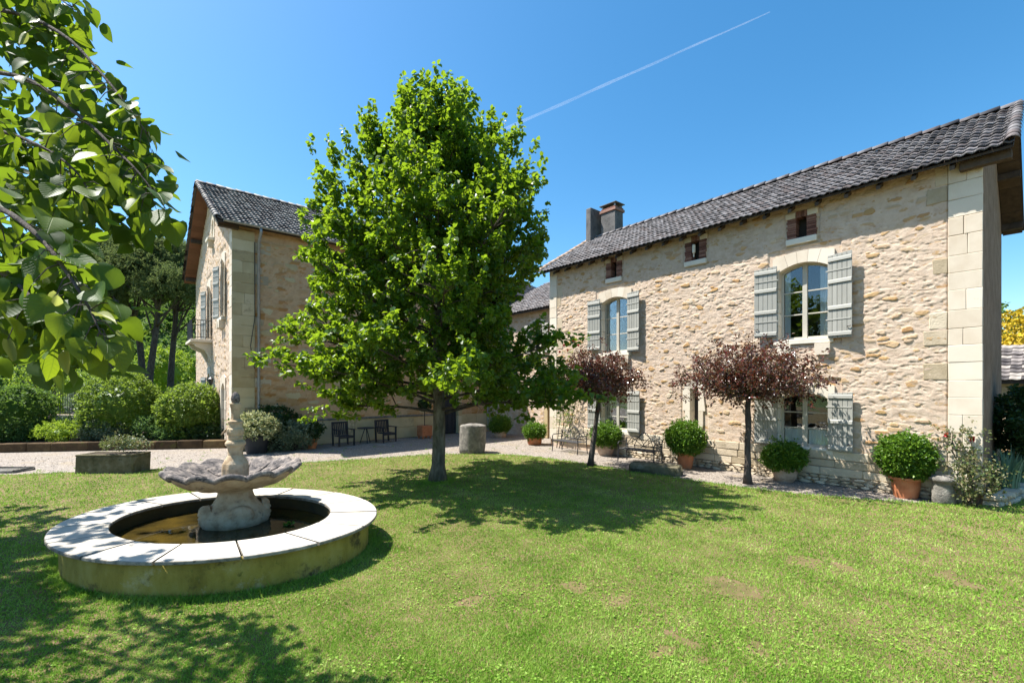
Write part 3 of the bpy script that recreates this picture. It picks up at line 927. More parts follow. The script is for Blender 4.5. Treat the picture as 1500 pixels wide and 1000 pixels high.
def tiled(roof, org, along, up, length, slope, tw, ex, mat, singles=300):
    """courses of wavy tiles; the nearest ones are single objects, the rest one joined part"""
    along, up = Vector(along).normalized(), Vector(up).normalized()
    nrm = along.cross(up)
    org = Vector(org)
    vs, fs = tile_base(tw, ex + .06)
    tms = []
    rows = int(round(slope / ex)); ex2 = slope / rows
    cols = int(round(length / tw)); tw2 = length / cols
    r = random.Random(5)
    for j in range(rows):
        for i in range(cols):
            sag = -.03 * math.sin(math.pi * i / cols) + r.uniform(-.006, .006)
            p = org + along * (tw2 * i) + up * (ex2 * j + r.uniform(-.008, .008)) + nrm * sag
            Mx = Matrix((along, up, nrm)).transposed().to_4x4()
            Mx.translation = p
            Mx = Mx @ Matrix.Rotation(r.uniform(-.035, .035), 4, 'Y') @ Matrix.Rotation(r.uniform(-.022, .022), 4, 'X') @ Matrix.Rotation(r.gauss(0, .012), 4, 'Z')
            tms.append(Mx)
    tms.sort(key=lambda m: (m.translation - Vector((0, 0, H))).length)
    me = meshdata('tile', vs, fs, mat, True)
    for Mx in tms[:singles]:
        inst('tile', me, Mx, roof)
    rest = tms[singles:]
    if rest:
        V = np.array(vs); Fq = np.array(fs)
        parts = []
        for Mx in rest:
            A = np.array(Mx)
            parts.append((V @ A[:3, :3].T + A[:3, 3], Fq))
        v, f = merge(parts)
        mk('tile_courses', v, f, mat, roof, smooth=True, stuff=True)

def barrel(mat, L=.36, rad=.11):
    vs = []; fs = []
    n = 8
    for (y, k) in ((-.03, 1.12), (L, .9)):
        for i in range(n + 1):
            t = math.pi * (i / n)
            vs.append((math.cos(t) * rad * k, y, math.sin(t) * rad * k))
    for i in range(n):
        fs.append((i, i + 1, n + 2 + i, n + 1 + i))
    for i in range(n + 1):
        t = math.pi * (i / n)
        vs.append((math.cos(t) * rad * 1.12 - .0 * math.cos(t), -.03, math.sin(t) * rad * 1.12 - .022))
    for i in range(n):
        fs.append((2 * n + 2 + i, 2 * n + 3 + i, i + 1, i))
    return meshdata('cap_tile', vs, fs, mat, True)

def caps(roof, p0, p1, nrm, me, step=.33):
    p0, p1 = Vector(p0), Vector(p1)
    d = (p1 - p0); L = d.length; d.normalize()
    nrm = Vector(nrm); nrm = (nrm - d * nrm.dot(d)).normalized()
    x = d.cross(nrm)
    n = max(1, int(L / step))
    for i in range(n):
        Mx = Matrix((x, d, nrm)).transposed().to_4x4()
        Mx.translation = p0 + d * (L * i / n) + nrm * random.uniform(-.008, .008)
        inst('cap_tile', me, Mx, roof)

# ================================================================== the right-hand house
XF, YN, YFAR = 13.67, 0.87, 13.60
XE, ZE = 13.30, 7.28           # eave edge
XR, ZR = 16.80, 9.42           # ridge
TAN = (ZR - ZE) / (XR - XE)
mpR = lambda u, o, z: (XF - o, u, z)
hr = thing('stone_house', 'long two storey rubble stone house with grey shutters and dark tiled roof', 'house', (XF, 7.2, 0))
UPW = [(3.62, 4.76), (9.68, 10.86)]
holes, flats, avoid = [], [], []
for (a, b) in UPW:
    holes += [(a - .08, b + .08, 3.66, 6.0), (a - .08, b + .08, .78, 2.56)]
    flats += [(a - .28, b + .28, 3.58, 6.20), (a - .28, b + .28, .70, 2.72)]
    avoid += [(a - .75, b + .75, 3.5, 6.3), (a - .75, b + .75, .7, 2.75)]
VENTS = [(4.215, 6.46, 7.00), (7.165, 6.48, 7.08), (10.31, 6.50, 7.08)]
for (u, a, b) in VENTS:
    holes.append((u - .16, u + .16, a - .03, b + .03)); flats.append((u - .42, u + .42, a - .22, b + .22)); avoid.append((u - .45, u + .45, a - .25, b + .25))
SL = (7.06, 7.34, 1.32, 2.45)
holes.append((SL[0] - .03, SL[1] + .03, SL[2] - .05, SL[3])); flats.append((SL[0] - .3, SL[1] + .3, SL[2] - .3, SL[3] + .25)); avoid.append((SL[0] - .4, SL[1] + .4, SL[2] - .4, SL[3] + .3))
flats += [(0, 1.40, 0, 9), (13.2, 14, 0, 9), (0, 14, -1, .86)]
avoid += [(0, 1.75, 0, 9), (12.95, 14, 0, 9), (0, 14, -1, .95)]
wr = relief_wall('wall', mpR, YN + .25, YFAR - .1, 0.0, 7.42, 0.0185, holes, flats, 101, hr, amp=.64)
scatter_stones(wr, mpR, AX_R, 1.6, 13.0, 1.0, 7.2, 190, avoid, STONES, random.Random(4), .10, .34, -.016)

# dressed corners
def quoins(house, mp, u_edge, sgn, z0, z1, w, mat, ch=.40, split=.5, tooth=None, dep=.3):
    z = z0; k = 0
    rr = random.Random(17)
    while z < z1 - .05:
        h = min(rr.uniform(.9, 1.1) * ch, z1 - z)
        o = .018 + rr.uniform(0, .008)
        parts = [(0, w)] if rr.random() > split else [(0, w * rr.uniform(.42, .6))]
        if parts[0][1] < w: parts.append((parts[0][1], w))
        for (a, b) in parts:
            ua, ub = sorted((u_edge + sgn * (a + (.003 if a else 0)), u_edge + sgn * (b - .002)))
            block('quoin', mp, ua, ub, -dep, o, z + .0025, z + h - .0025, M[mat], house, .009, .0035)
        if tooth and rr.random() < .5:
            ua, ub = sorted((u_edge + sgn * (w + .004), u_edge + sgn * (w + rr.uniform(.18, tooth))))
            block('quoin', mp, ua, ub, -.2, .012, z + .012, z + h - .012, M['ashlar_old'], house, .016, .008)
        z += h; k += 1
quoins(hr, mpR, YN - .012, 1, .30, 7.42, .53, 'ashlar', .40, .45, .42, dep=.03)
quoins(hr, mpR, YFAR + .012, -1, .30, 7.5, .42, 'ashlar', .45, .1, .35)
# base courses
for (za, zb) in ((.245, .445), (.448, .645), (.648, .875)):
    u = 1.42 - random.uniform(0, .02)
    while u < 13.15:
        w = min(random.uniform(.45, .95), 13.18 - u)
        if w < .15: break
        block('base_stone', mpR, u + .004, u + w - .004, -.2, .045 + random.uniform(-.008, .010), za + random.uniform(.002, .008), zb - random.uniform(.002, .008), M['ashlar_old'], wr, .014, .007)
        u += w
for row in range(3):
    u = 1.4 + random.uniform(0, .1)
    while u < 9.8:
        w = random.uniform(.12, .36)
        put_stone(wr, mpR(u + w / 2, .01 + .02 * (2 - row) * .6, .04 + row * .083), AX_R, w * 1.05, random.uniform(.10, .16), random.uniform(.085, .115), random.uniform(-.08, .08), PSTONES)
        u += w * .98
# closed shell: gables, back, filler behind the base
tan_z = lambda x: ZE + (x - XE) * TAN if x <= XR else ZR - (x - XR) * TAN
def gable(name, ya, yb):
    b = MB()
    xs = [13.705, XR, 20.0]
    b.prism([(13.705, -.1)] + [(x, tan_z(x) - .16) for x in xs] + [(20.0, -.1)], ya, yb)
    b.build(name, M['render'], hr)
gable('gable_wall', YN, YN + .3)
gable('gable_wall', YFAR - .3, YFAR)
b = MB(); b.box(19.75, 20.0, YN + .31, YFAR - .31, -.1, tan_z(20.0) - .2); b.build('back_wall', M['render'], hr)
b = MB(); b.box(13.72, 13.8, YN + .3, YFAR - .3, -.1, .80); b.build('footing', M['render'], hr)
for wi, (a, b_) in enumerate(UPW):
    cc = (a + b_) / 2
    window(hr, mpR, a, b_, 3.76, 5.62, .17, 3, [(a + .06, a + .24, 3.8, 5.7), (b_ - .2, b_ - .06, 3.8, 5.7)], archh=.32)
    window(hr, mpR, a, b_, .90, 2.20, .14, 3, [(a + .05, cc - .05, .95, 1.36), (cc + .05, b_ - .05, .95, 1.36)] if wi == 0 else [(a + .06, a + .3, .95, 2.1), (b_ - .25, b_ - .06, .95, 2.1)], archh=.28)
    shutter(hr, mpR, a - .02, -1, .54, 3.72, 5.84, ang=9 if wi == 0 else 7, slope=1, standoff=.06)
    shutter(hr, mpR, b_ + .02, 1, .58, 3.86, 5.80, ang=4, slope=-1, standoff=.05)
    shutter(hr, mpR, a - .02, -1, .54, .88, 2.36, ang=5, battens=(.06, .5, .93), straps=(.26, .75), slope=1, standoff=.05)
    shutter(hr, mpR, b_ + .02, 1, .58, .90, 2.32, ang=3, battens=(.06, .5, .93), straps=(.26, .75), slope=-1, standoff=.05)
    for u in (a + .1, b_ - .14):
        q = MB(mpR)
        q.prism([(u - .14, 3.32), (u + .14, 3.32), (u + .17, 3.46), (u + .17, 3.62), (u - .17, 3.62), (u - .17, 3.46)], -.1, .10)
        q.build('corbel', M['ashlar'], hr)
# attic vents with brick sides
for (u, a, b_) in VENTS:
    q = MB(mpR)
    n = 9
    for i in range(n):
        z = a + (b_ - a) * i / n; hh = (b_ - a) / n
        for sd in (-1, 1):
            w_ = random.uniform(.20, .24)
            u_in = u + sd * .125; u_out = u + sd * (.125 + w_)
            q.cbox(min(u_in, u_out), max(u_in, u_out), -.25, .012 + random.uniform(-.004, .006), z + .005, z + hh - .005, .004)
    q.build('brick_jamb', M['brick'], hr, stuff=True)
    q = MB(mpR)
    for i in range(4):
        q.cbox(u - .13 + .065 * i + .003, u - .13 + .065 * (i + 1) - .003, -.25, .010, b_, b_ + .17, .004)
    q.build('brick_lintel', M['brick'], hr, stuff=True)
    block('vent_sill', mpR, u - .36, u + .36, -.2, .05, a - .16, a - .004, M['sill'], hr, .01)
    for sd in (-1, 1):
        ua, ub = sorted((u + sd * .14, u + sd * .38))
        block('lintel_stone', mpR, ua, ub, -.2, .014, b_ + .004, b_ + .16, M['ashlar'], hr, .008)
    q = MB(mpR); q.box(u - .3, u + .3, -.5, -.3, a - .2, b_ + .2); q.build('vent_back', M['room'], hr)
# white lamp in the middle vent
q = MB(mpR)
q.tube([(7.2, .03, 6.58), (7.2, .03, 6.72)], .02, 8)
q.tube([(7.2, .03, 6.70), (7.2, .03, 6.73), (7.2, .03, 6.95), (7.2, .03, 6.98)], [.03, .05, .05, .02], 10)
q.build('vent_lamp', M['sill'], hr)
# slit window with a pointed foot
u0, u1, z0, z1 = SL
uc = (u0 + u1) / 2
for (pl) in ([(u0 - .22, z0 + .42), (u0, z0 + .42), (u0, z1), (u0 - .14, z1)], [(u0 - .15, z0 - .02), (u0, z0 + .02), (u0, z0 + .414), (u0 - .15, z0 + .414)],
             [(u1, z0 + .42), (u1 + .24, z0 + .42), (u1 + .24, z1), (u1, z1)], [(u1, z0 + .02), (u1 + .16, z0 - .02), (u1 + .16, z0 + .414), (u1, z0 + .414)],
             [(u0 - .15, z0 - .026), (u0 - .10, z0 - .22), (u1 + .10, z0 - .22), (u1 + .16, z0 - .026), (u1, z0 + .014), (uc, z0 - .10), (u0, z0 + .014)],
             [(u0 - .2, z1 + .005), (u1 + .2, z1 + .005), (u1 + .15, z1 + .25), (u0 - .15, z1 + .25)]):
    q = MB(mpR); q.prism(pl, -.3, .016 + random.uniform(0, .006)); q.build('slit_stone', M['ashlar'], hr)
q = MB(mpR); q.box(u0 - .1, u1 + .1, -.34, -.3, z0 - .2, z1 + .1); q.build('slit_back', M['room'], hr)

# roof
rr_ = MB()
def deck(b, y0, y1, xe, ze, xr, zr, xb, th=.05):
    tan = (zr - ze) / (xr - xe); zb = zr - (xb - xr) * tan
    pts = [(xe, ze), (xr, zr), (xb, zb), (xb, zb - th), (xr, zr - th * 1.2), (xe, ze - th)]
    b.prism(pts, y0, y1)
deck(rr_, .42, 14.0, XE + .02, ZE - .01, XR, ZR - .01, 20.4)
roof_r = rr_.build('roof', M['deck'], hr)
up = Vector((XR - XE, 0, ZR - ZE)); SLEN = up.length
tiled(roof_r, (XE - .03, 14.02, ZE + .0), (0, -1, 0), up, 13.62, SLEN, .175, .315, M['tile'], 300)
CAP = barrel(M['tile'])
caps(roof_r, (XE - .05, .44, ZE + .03), (XR, .44, ZR + .03), (0, 0, 1), CAP, .30)
caps(roof_r, (XR, .42, ZR + .03), (XR, 14.0, ZR + .03), (0, 0, 1), CAP, .36)
caps(roof_r, (XE - .05, 13.98, ZE + .03), (XR, 13.98, ZR + .03), (0, 0, 1), barrel(M['terra_pale']), .30)
for (x, z) in ((13.55, 7.05), (15.2, 8.1), (16.7, 8.95), (18.3, 8.1), (19.9, 7.1)):
    q = MB(); q.cbox(x - .08, x + .08, .44, 1.2, z + .02, z + .2, .012, .004); q.build('purlin_end', M['oldwood'], roof_r)
for i in range(9):
    x0 = 13.4 + i * .78
    x1 = x0 + .76
    if x0 < XR < x1: x1 = XR
    q = MB()
    za, zb = tan_z(x0) - .105, tan_z(x1) - .105
    q.add([(x0, .46, za), (x1, .46, zb), (x1, .86, zb), (x0, .86, za), (x0, .46, za - .02), (x1, .46, zb - .02), (x1, .86, zb - .02), (x0, .86, za - .02)],
          [(0, 1, 2, 3), (7, 6, 5, 4), (0, 4, 5, 1), (1, 5, 6, 2), (2, 6, 7, 3), (3, 7, 4, 0)])
    q.build('soffit_board', M['oldwood'], roof_r)
for y in np.arange(1.3, 13.6, .62):
    q = MB(); q.add([(XE + .06, y - .04, ZE - .10), (XE + .06, y + .04, ZE - .10), (XF + .1, y + .04, ZE + .16), (XF + .1, y - .04, ZE + .16),
                     (XE + .06, y - .04, ZE - .19), (XE + .06, y + .04, ZE - .19), (XF + .1, y + .04, ZE + .02), (XF + .1, y - .04, ZE + .02)],
                    [(0, 1, 2, 3), (7, 6, 5, 4), (0, 4, 5, 1), (1, 5, 6, 2), (2, 6, 7, 3), (3, 7, 4, 0)])
    q.build('rafter_end', M['oldwood'], roof_r)

# chimney: rendered stack, a thin upstand slab beside it, brick cap and cover
def chimney():
    b = MB(); b.cbox(16.75, 17.35, 12.55, 13.35, 8.6, 10.45, .02, .01)
    ch = b.build('chimney', M['cement'], hr)
    b = MB(); b.cbox(16.35, 17.35, 13.62, 13.92, 8.4, 10.78, .02, .012); b.build('upstand_slab', M['cement'], ch)
    b = MB(); b.cbox(16.70, 17.40, 12.50, 13.40, 10.455, 10.57, .01, .006); b.build('brick_course', M['brick'], ch)
    b = MB(); b.cbox(16.74, 17.36, 12.54, 13.36, 10.575, 10.65, .01, .006); b.build('brick_course', M['brick'], ch)
    for (x, y) in ((16.80, 12.6), (17.28, 12.6), (16.80, 13.28), (17.28, 13.28)):
        b = MB(); b.box(x, x + .06, y, y + .06, 10.652, 10.80); b.build('cover_leg', M['zinc'], ch)
    b = MB(); b.cbox(16.72, 17.42, 12.5, 13.44, 10.802, 10.84, .008); b.build('cover', M['cement'], ch)
chimney()

# ================================================================== the left-hand house
XL, YL, YB, XE2 = 3.11, 20.30, 32.25, 11.2
LYE, LZE, LYR, LZR = 19.90, 8.72, 26.25, 12.20
LT = (LZR - LZE) / (LYR - LYE)
ltop = lambda y: np.where(np.asarray(y) < LYR, LZE + (np.asarray(y) - LYE) * LT, LZR - (np.asarray(y) - LYR) * LT)
mpLF = lambda u, o, z: (u, YL - o, z)
mpLG = lambda u, o, z: (XL - o, u, z)
hl = thing('tall_stone_house', 'tall buff stone house with sunlit gable, balcony and lichened tile roof', 'house', (7, 26, 0))
# gable with tall windows
gh = [(22.05, 23.05, 5.35, 8.0), (26.2, 27.3, 4.75, 7.6), (21.95, 22.95, 0, 2.85), (26.3, 27.3, .9, 3.3), (25.2, 25.8, 9.4, 10.5)]
gf = [(a - .25, b + .25, c - .2, d + .35) for a, b, c, d in gh] + [(20, 20.75, -1, 9)]
wg = relief_wall('gable_wall', mpLG, YL + .1, YB, 0, 12.1, .05, gh, gf, 55, hl, top=lambda u: ltop(u) - .16, amp=.9, expose=.15)
quoins(hl, mpLG, YL - .012, 1, .0, 8.55, .55, 'ashlar', .42, .4)
window(hl, mpLG, 22.1, 23.0, 5.4, 7.6, .22, 3, mat='ashlar', sill_out=.14, archh=.34)
window(hl, mpLG, 26.25, 27.25, 4.8, 7.2, .22, 3, mat='ashlar', sill_out=.05, archh=.34)
window(hl, mpLG, 22.0, 22.9, .05, 2.4, .25, 3, mat='ashlar', sill_out=.05, archh=.34)
window(hl, mpLG, 26.35, 27.25, .95, 2.9, .25, 3, mat='ashlar', sill_out=.08, archh=.34)
window(hl, mpLG, 25.25, 25.75, 9.45, 10.2, .2, 1, mat='ashlar', sill_out=.25, archh=.24)
for (a, b_, z0, z1) in ((22.1, 23.0, 5.42, 7.7), (26.25, 27.25, 4.82, 7.3), (26.35, 27.25, .97, 3.0)):
    shutter(hl, mpLG, a - .02, -1, .45, z0, z1, 'shutter', .06, 12)
    shutter(hl, mpLG, b_ + .02, 1, .45, z0, z1, 'shutter', .06, 20)
for (u, z) in ((22.3, 5.05), (22.8, 5.05), (25.5, 9.15)):
    q = MB(mpLG); q.prism([(u - .12, z - .1), (u + .12, z - .1), (u + .2, z + .21), (u - .2, z + .21)], -.1, .2); q.build('corbel', M['ashlar'], hl)
# balcony on corbelled slab
q = MB(mpLG); q.cbox(25.6, 27.9, 0, .85, 4.58, 4.72, .015); bal = q.build('balcony', M['ashlar'], hl)
for u in (25.9, 27.6):
    q = MB(lambda o, u_, z: mpLG(u_, o, z)); q.prism([(0, 3.7), (0, 4.575), (.75, 4.575), (.62, 4.38), (.25, 4.2)], u - .14, u + .14); q.build('bracket', M['ashlar'], bal)
for (u0_, o0_, u1_, o1_) in ((25.68, .02, 25.68, .78), (25.68, .78, 27.82, .78), (27.82, .78, 27.82, .02)):
    q = MB(mpLG)
    for z in (4.82, 5.62):
        q.tube([(u0_, o0_, z), (u1_, o1_, z)], .018, 6)
    n = 7 if u0_ == u1_ else 18
    for i in range(n + 1):
        t = i / n
        uu, oo = u0_ + (u1_ - u0_) * t, o0_ + (o1_ - o0_) * t
        q.tube([(uu, oo, 4.73), (uu, oo, 5.62)], .011, 5)
    q.build('railing', M['iron'], bal)
q = MB(mpLG)
q.tube([(23.6, 0, 2.95), (23.6, .28, 3.05), (23.6, .3, 2.92)], .014, 6)
q.lathe([(.02, .0), (.075, .05), (.10, .24), (.13, .27), (.02, .36)], 6, (23.6, .3, 2.56))
q.build('lantern', M['iron'], hl)
# front
fh = [(7.22, 7.5, 2.0, 3.1), (12.3, 13.5, 0, 2.3)]
ff = [(a - .3, b + .3, c - .25, d + .3) for a, b, c, d in fh] + [(3, 4.0, -1, 9), (3, 15.6, -1, 1.1)]
wlf = relief_wall('front_wall', mpLF, XL + .2, 15.55, 0, 8.75, .05, fh, ff, 66, hl, top=lambda u: np.where(u < XE2, 8.8, 7.85), amp=.9, expose=.32, cell=(.42, .16), mat='wall_warm')
scatter_stones(wlf, mpLF, AX_F, 4.1, 15.3, 1.3, 8.3, 150, [(a - .5, b + .5, c - .4, d + .4) for a, b, c, d in fh], PSTONES_W, random.Random(9), .2, .75, -.012)
q0 = len(bpy.data.objects)
quoins(hl, mpLF, XL - .012, 1, 0, 8.6, .78, 'ashlar_left', .42, .5, .6)
for (za, zb) in ((.02, .53), (.535, 1.02)):
    u = 3.95
    while u < 15.4:
        if 12.1 < u < 13.6: u = 13.65
        w = min(random.uniform(.7, 1.5), 15.45 - u)
        if u < 12.2 < u + w: w = 12.2 - u
        if w < .1:
            u += .2; continue
        block('base_stone', mpLF, u + .004, u + w - .004, -.1, .05 + random.uniform(0, .01), za, zb, M['ashlar_left'], wlf, .012, .005)
        u += w
for (a, b_) in ((3.93, 8.0), (8.004, 12.15)):
    block('base_ledge', mpLF, a, b_, -.1, .085, 1.025, 1.11, M['greystone'], wlf, .012, .003)
u0, u1, z0, z1 = fh[0]
for pl in ([(u0 - .3, z0 + .55), (u0, z0 + .55), (u0, z1 + .2), (u0 - .3, z1 + .2)], [(u0 - .2, z0), (u0, z0), (u0, z0 + .545), (u0 - .2, z0 + .545)], [(u1, z0 + .55), (u1 + .3, z0 + .55), (u1 + .3, z1 + .2), (u1, z1 + .2)],
           [(u1, z0), (u1 + .2, z0), (u1 + .2, z0 + .545), (u1, z0 + .545)], [(u0 - .2, z0 - .2), (u1 + .2, z0 - .2), (u1 + .2, z0 - .005), (u0 - .2, z0 - .005)]):
    q = MB(mpLF); q.prism(pl, -.3, .02 + random.uniform(0, .006)); q.build('slit_stone', M['ashlar_left'], hl)
q = MB(mpLF); q.box(u0 - .1, u1 + .1, -.34, -.3, z0 - .2, z1 + .3); q.build('slit_back', M['room'], hl)
u0, u1, z0, z1 = fh[1]
for (a, b_) in ((u0 - .2, u0 + .04), (u1 - .04, u1 + .2)):
    for k in range(5):
        block('door_jamb', mpLF, a, b_, -.3, .055, .02 + k * .46, .475 + k * .46, M['ashlar_left'], hl, .01, .003)
block('door_lintel', mpLF, u0 - .3, u1 + .3, -.3, .06, 2.325, 2.7, M['ashlar_left'], hl, .012)
q = MB(mpLF); q.box(u0, u1, -.24, -.2, 0.02, 2.32); dr = q.build('door', M['darkwood'], hl)
for k in range(4):
    q = MB(mpLF); q.cbox(u0 + .06 + k * .28, u0 + .31 + k * .28, -.199, -.17, .06, 2.28, .008); q.build('door_plank', M['darkwood'], dr)
q = MB(mpLF); q.tube([(u1 - .14, -.165, 1.05), (u1 - .14, -.11, 1.05), (u1 - .24, -.11, 1.04)], .012, 6); q.build('handle', M['iron'], dr)
# plain walls that close the house
q = MB(); q.box(XL + .1, XE2, YB - .3, YB, 0, 8.6); q.build('back_wall', M['render'], hl)
q = MB(lambda y, x, z: (x, y, z)); q.prism([(YL + .1, 0)] + [(y, float(ltop(y)) - .16) for y in (YL + .1, LYR, YB)] + [(YB, 0)], XE2 - .3, XE2); q.build('end_wall', M['render'], hl)
# roof
q = MB(lambda y, x, z: (x, y, z))
lzb = LZR - (32.7 - LYR) * LT
q.prism([(LYE + .02, LZE - .01), (LYR, LZR - .01), (32.7, lzb), (32.7, lzb - .1), (LYR, LZR - .13), (LYE + .02, LZE - .11)], 2.56, XE2 + .3)
roof_l = q.build('roof', M['deck'], hl)
upl = Vector((0, LYR - LYE, LZR - LZE))
tiled(roof_l, (2.56, LYE - .03, LZE), (1, 0, 0), upl, XE2 + .3 - 2.56, upl.length, .19, .33, M['tile_left'], 300)
CAPL = barrel(M['tile_left'], .42, .12)
caps(roof_l, (2.58, LYE - .04, LZE + .03), (2.58, LYR, LZR + .03), (0, 0, 1), CAPL, .38)
caps(roof_l, (2.58, 32.7, lzb + .03), (2.58, LYR, LZR + .03), (0, 0, 1), CAPL, .40)
caps(roof_l, (2.56, LYR, LZR + .03), (XE2 + .3, LYR, LZR + .03), (0, 0, 1), CAPL, .40)
for sd in (0, 1):
    for i in range(17):
        ya, yb = (LYE + .05 + i * .372, LYE + .05 + i * .372 + .362) if sd == 0 else (32.65 - i * .376, 32.65 - i * .376 - .366)
        za, zb = float(ltop(ya)) - .125, float(ltop(yb)) - .125
        q = MB()
        q.add([(2.58, ya, za), (2.58, yb, zb), (XL + .05, yb, zb), (XL + .05, ya, za), (2.58, ya, za - .02), (2.58, yb, zb - .02), (XL + .05, yb, zb - .02), (XL + .05, ya, za - .02)],
              [(0, 1, 2, 3), (7, 6, 5, 4), (0, 4, 5, 1), (1, 5, 6, 2), (2, 6, 7, 3), (3, 7, 4, 0)])
        q.build('soffit_board', M['soffit'], roof_l)
for y in (20.2, 23.0, 26.25, 29.4, 32.2):
    z = float(ltop(y)) - .34
    q = MB(); q.cbox(2.62, XL + .2, y - .09, y + .09, z, z + .19, .012); q.build('purlin_end', M['oldwood'], roof_l)
q = MB()
for a in range(12):
    pass
pts = [(math.cos(t) * .07, math.sin(t) * .07) for t in [math.pi * (1 + i / 8) for i in range(9)]]
vs = []; fs = []
for x in (2.75, XE2 + .3):
    for (dy, dz) in pts: vs.append((x, LYE - .10 + dy, LZE + .0 + dz))
for i in range(8): fs.append((i, i + 1, 10 + i, 9 + i))
q.add(vs, fs)
q.build('gutter', M['zinc'], roof_l, smooth=True)
q = MB(); q.tube([(4.0, LYE - .10, LZE - .06), (4.0, LYE - .10, LZE - .22), (4.0, YL - .11, LZE - .55), (4.0, YL - .11, .35), (3.98, YL - .16, .15)], .05, 10); q.build('downpipe', M['zinc'], hl, smooth=True)
q = MB(); q.tube([(3.86, YL - .05, 8.2), (3.87, YL - .045, 5.2), (3.72, YL - .045, 4.1), (3.86, YL - .05, 3.2)], .012, 5); q.build('cable', M['iron'], hl)

# ------------------------------------------------------------------ lower wings that join the two houses
hw_ = thing('stone_wing', 'lower stone wing with lean-to tile roof set back between the two houses', 'house', (16, 19, 0))
XW = 15.5
mpW = lambda u, o, z: (XW - o, u, z)
wh = [(15.85, 16.75, 4.1, 5.75), (14.6, 15.6, 0, 2.3)]
ww = relief_wall('wall', mpW, 13.4, YL, 0, 6.5, .05, wh, [(a - .25, b + .25, c - .2, d + .3) for a, b, c, d in wh], 77, hw_, amp=.7, expose=.2)
window(hw_, mpW, 15.9, 16.7, 4.15, 5.5, .1, 2, archh=.24)
shutter(hw_, mpW, 15.88, -1, .42, 4.12, 5.6, standoff=.05, ang=4, battens=(.06, .5, .93))
shutter(hw_, mpW, 16.72, 1, .42, 4.12, 5.6, standoff=.05, ang=4, battens=(.06, .5, .93))
q = MB(mpW); q.box(14.55, 15.65, -.2, -.16, .0, 2.35); dr = q.build('door', M['darkwood'], hw_)
for k in range(4):
    q = MB(mpW); q.cbox(14.62 + k * .245, 14.85 + k * .245, -.159, -.13, .04, 2.26, .008); q.build('door_plank', M['darkwood'], dr)
for u in (14.5, 15.7):
    block('door_jamb', mpW, u - .14, u + .1, -.25, .03, 0.01, 2.3, M['ashlar_left'], hw_)
block('door_lintel', mpW, 14.3, 15.9, -.25, .035, 2.31, 2.6, M['ashlar_left'], hw_)
q = MB(lambda x, y, z: (x, y, z)); q.prism([(15.18, 6.28), (20.2, 9.0), (20.2, 8.9), (15.18, 6.18)], 13.95, 20.28); rw = q.build('roof', M['deck'], hw_)
upw = Vector((5.0, 0, 2.71))
tiled(rw, (15.15, 20.3, 6.29), (0, -1, 0), upw, 6.35, upw.length, .19, .33, M['tile'], 160)
# roof of the range behind
q = MB(lambda y, x, z: (x, y, z)); q.prism([(19.92, 7.80), (23.6, 9.62), (27.3, 7.8), (27.3, 7.7), (23.6, 9.5), (19.92, 7.7)], XE2 + .05, 21.5)
rb = q.build('roof', M['deck'], hw_)
upb = Vector((0, 3.68, 1.82))
tiled(rb, (XE2 + .05, 19.9, 7.81), (1, 0, 0), upb, 10.4, upb.length, .19, .33, M['tile'], 140)
caps(rb, (XE2 + .3, 23.6, 9.65), (21.5, 23.6, 9.65), (0, 0, 1), CAP, .4)
q = MB(); q.box(XE2 + .01, 21, 27.0, 27.2, 0, 7.7); q.build('back_wall', M['render'], hw_)
q = MB(lambda y, x, z: (x, y, z)); q.prism([(20.35, 0), (20.35, 7.7), (23.6, 9.4), (27.2, 7.7), (27.2, 0)], 20.7, 21.0); q.build('end_wall', M['render'], hw_)
q = MB(); q.tube([(15.36, 20.15, 7.7), (15.36, 20.15, .9), (15.3, 20.05, .6), (15.3, 20.05, .1)], .045, 8); q.build('downpipe', M['zinc'], hw_, smooth=True)
q = MB(); q.tube([(XE2 + .3, 19.8, 7.76), (15.5, 19.8, 7.76)], .05, 8); q.build('gutter', M['zinc'], hw_, smooth=True)

# ------------------------------------------------------------------ barn beyond the right-hand house
bn = thing('stone_barn', 'low stone barn with grey tile roof beyond the corner of the house', 'barn', (27, -3, 0))
mpB = lambda u, o, z: (25.5 - o, u, z)
wb = relief_wall('wall', mpB, -9, 2.4, 0, 2.75, .06, [], [], 88, bn, expose=.8, cell=(.4, .16))
q = MB(); q.prism([(25.1, 2.72), (28.2, 4.2), (31.3, 2.72), (31.3, 2.6), (28.2, 4.05), (25.1, 2.6)], -9.3, 2.7); rbn = q.build('roof', M['deck'], bn)
upn = Vector((3.1, 0, 1.48))
tiled(rbn, (25.07, 2.7, 2.73), (0, -1, 0), upn, 12, upn.length, .3, .34, M['tile_left'], 60)
q = MB(); q.prism([(25.55, 0), (25.55, 2.7), (28.2, 3.95), (31, 2.7), (31, 0)], 2.1, 2.4); q.build('gable_wall', M['ashlar_old'], bn)

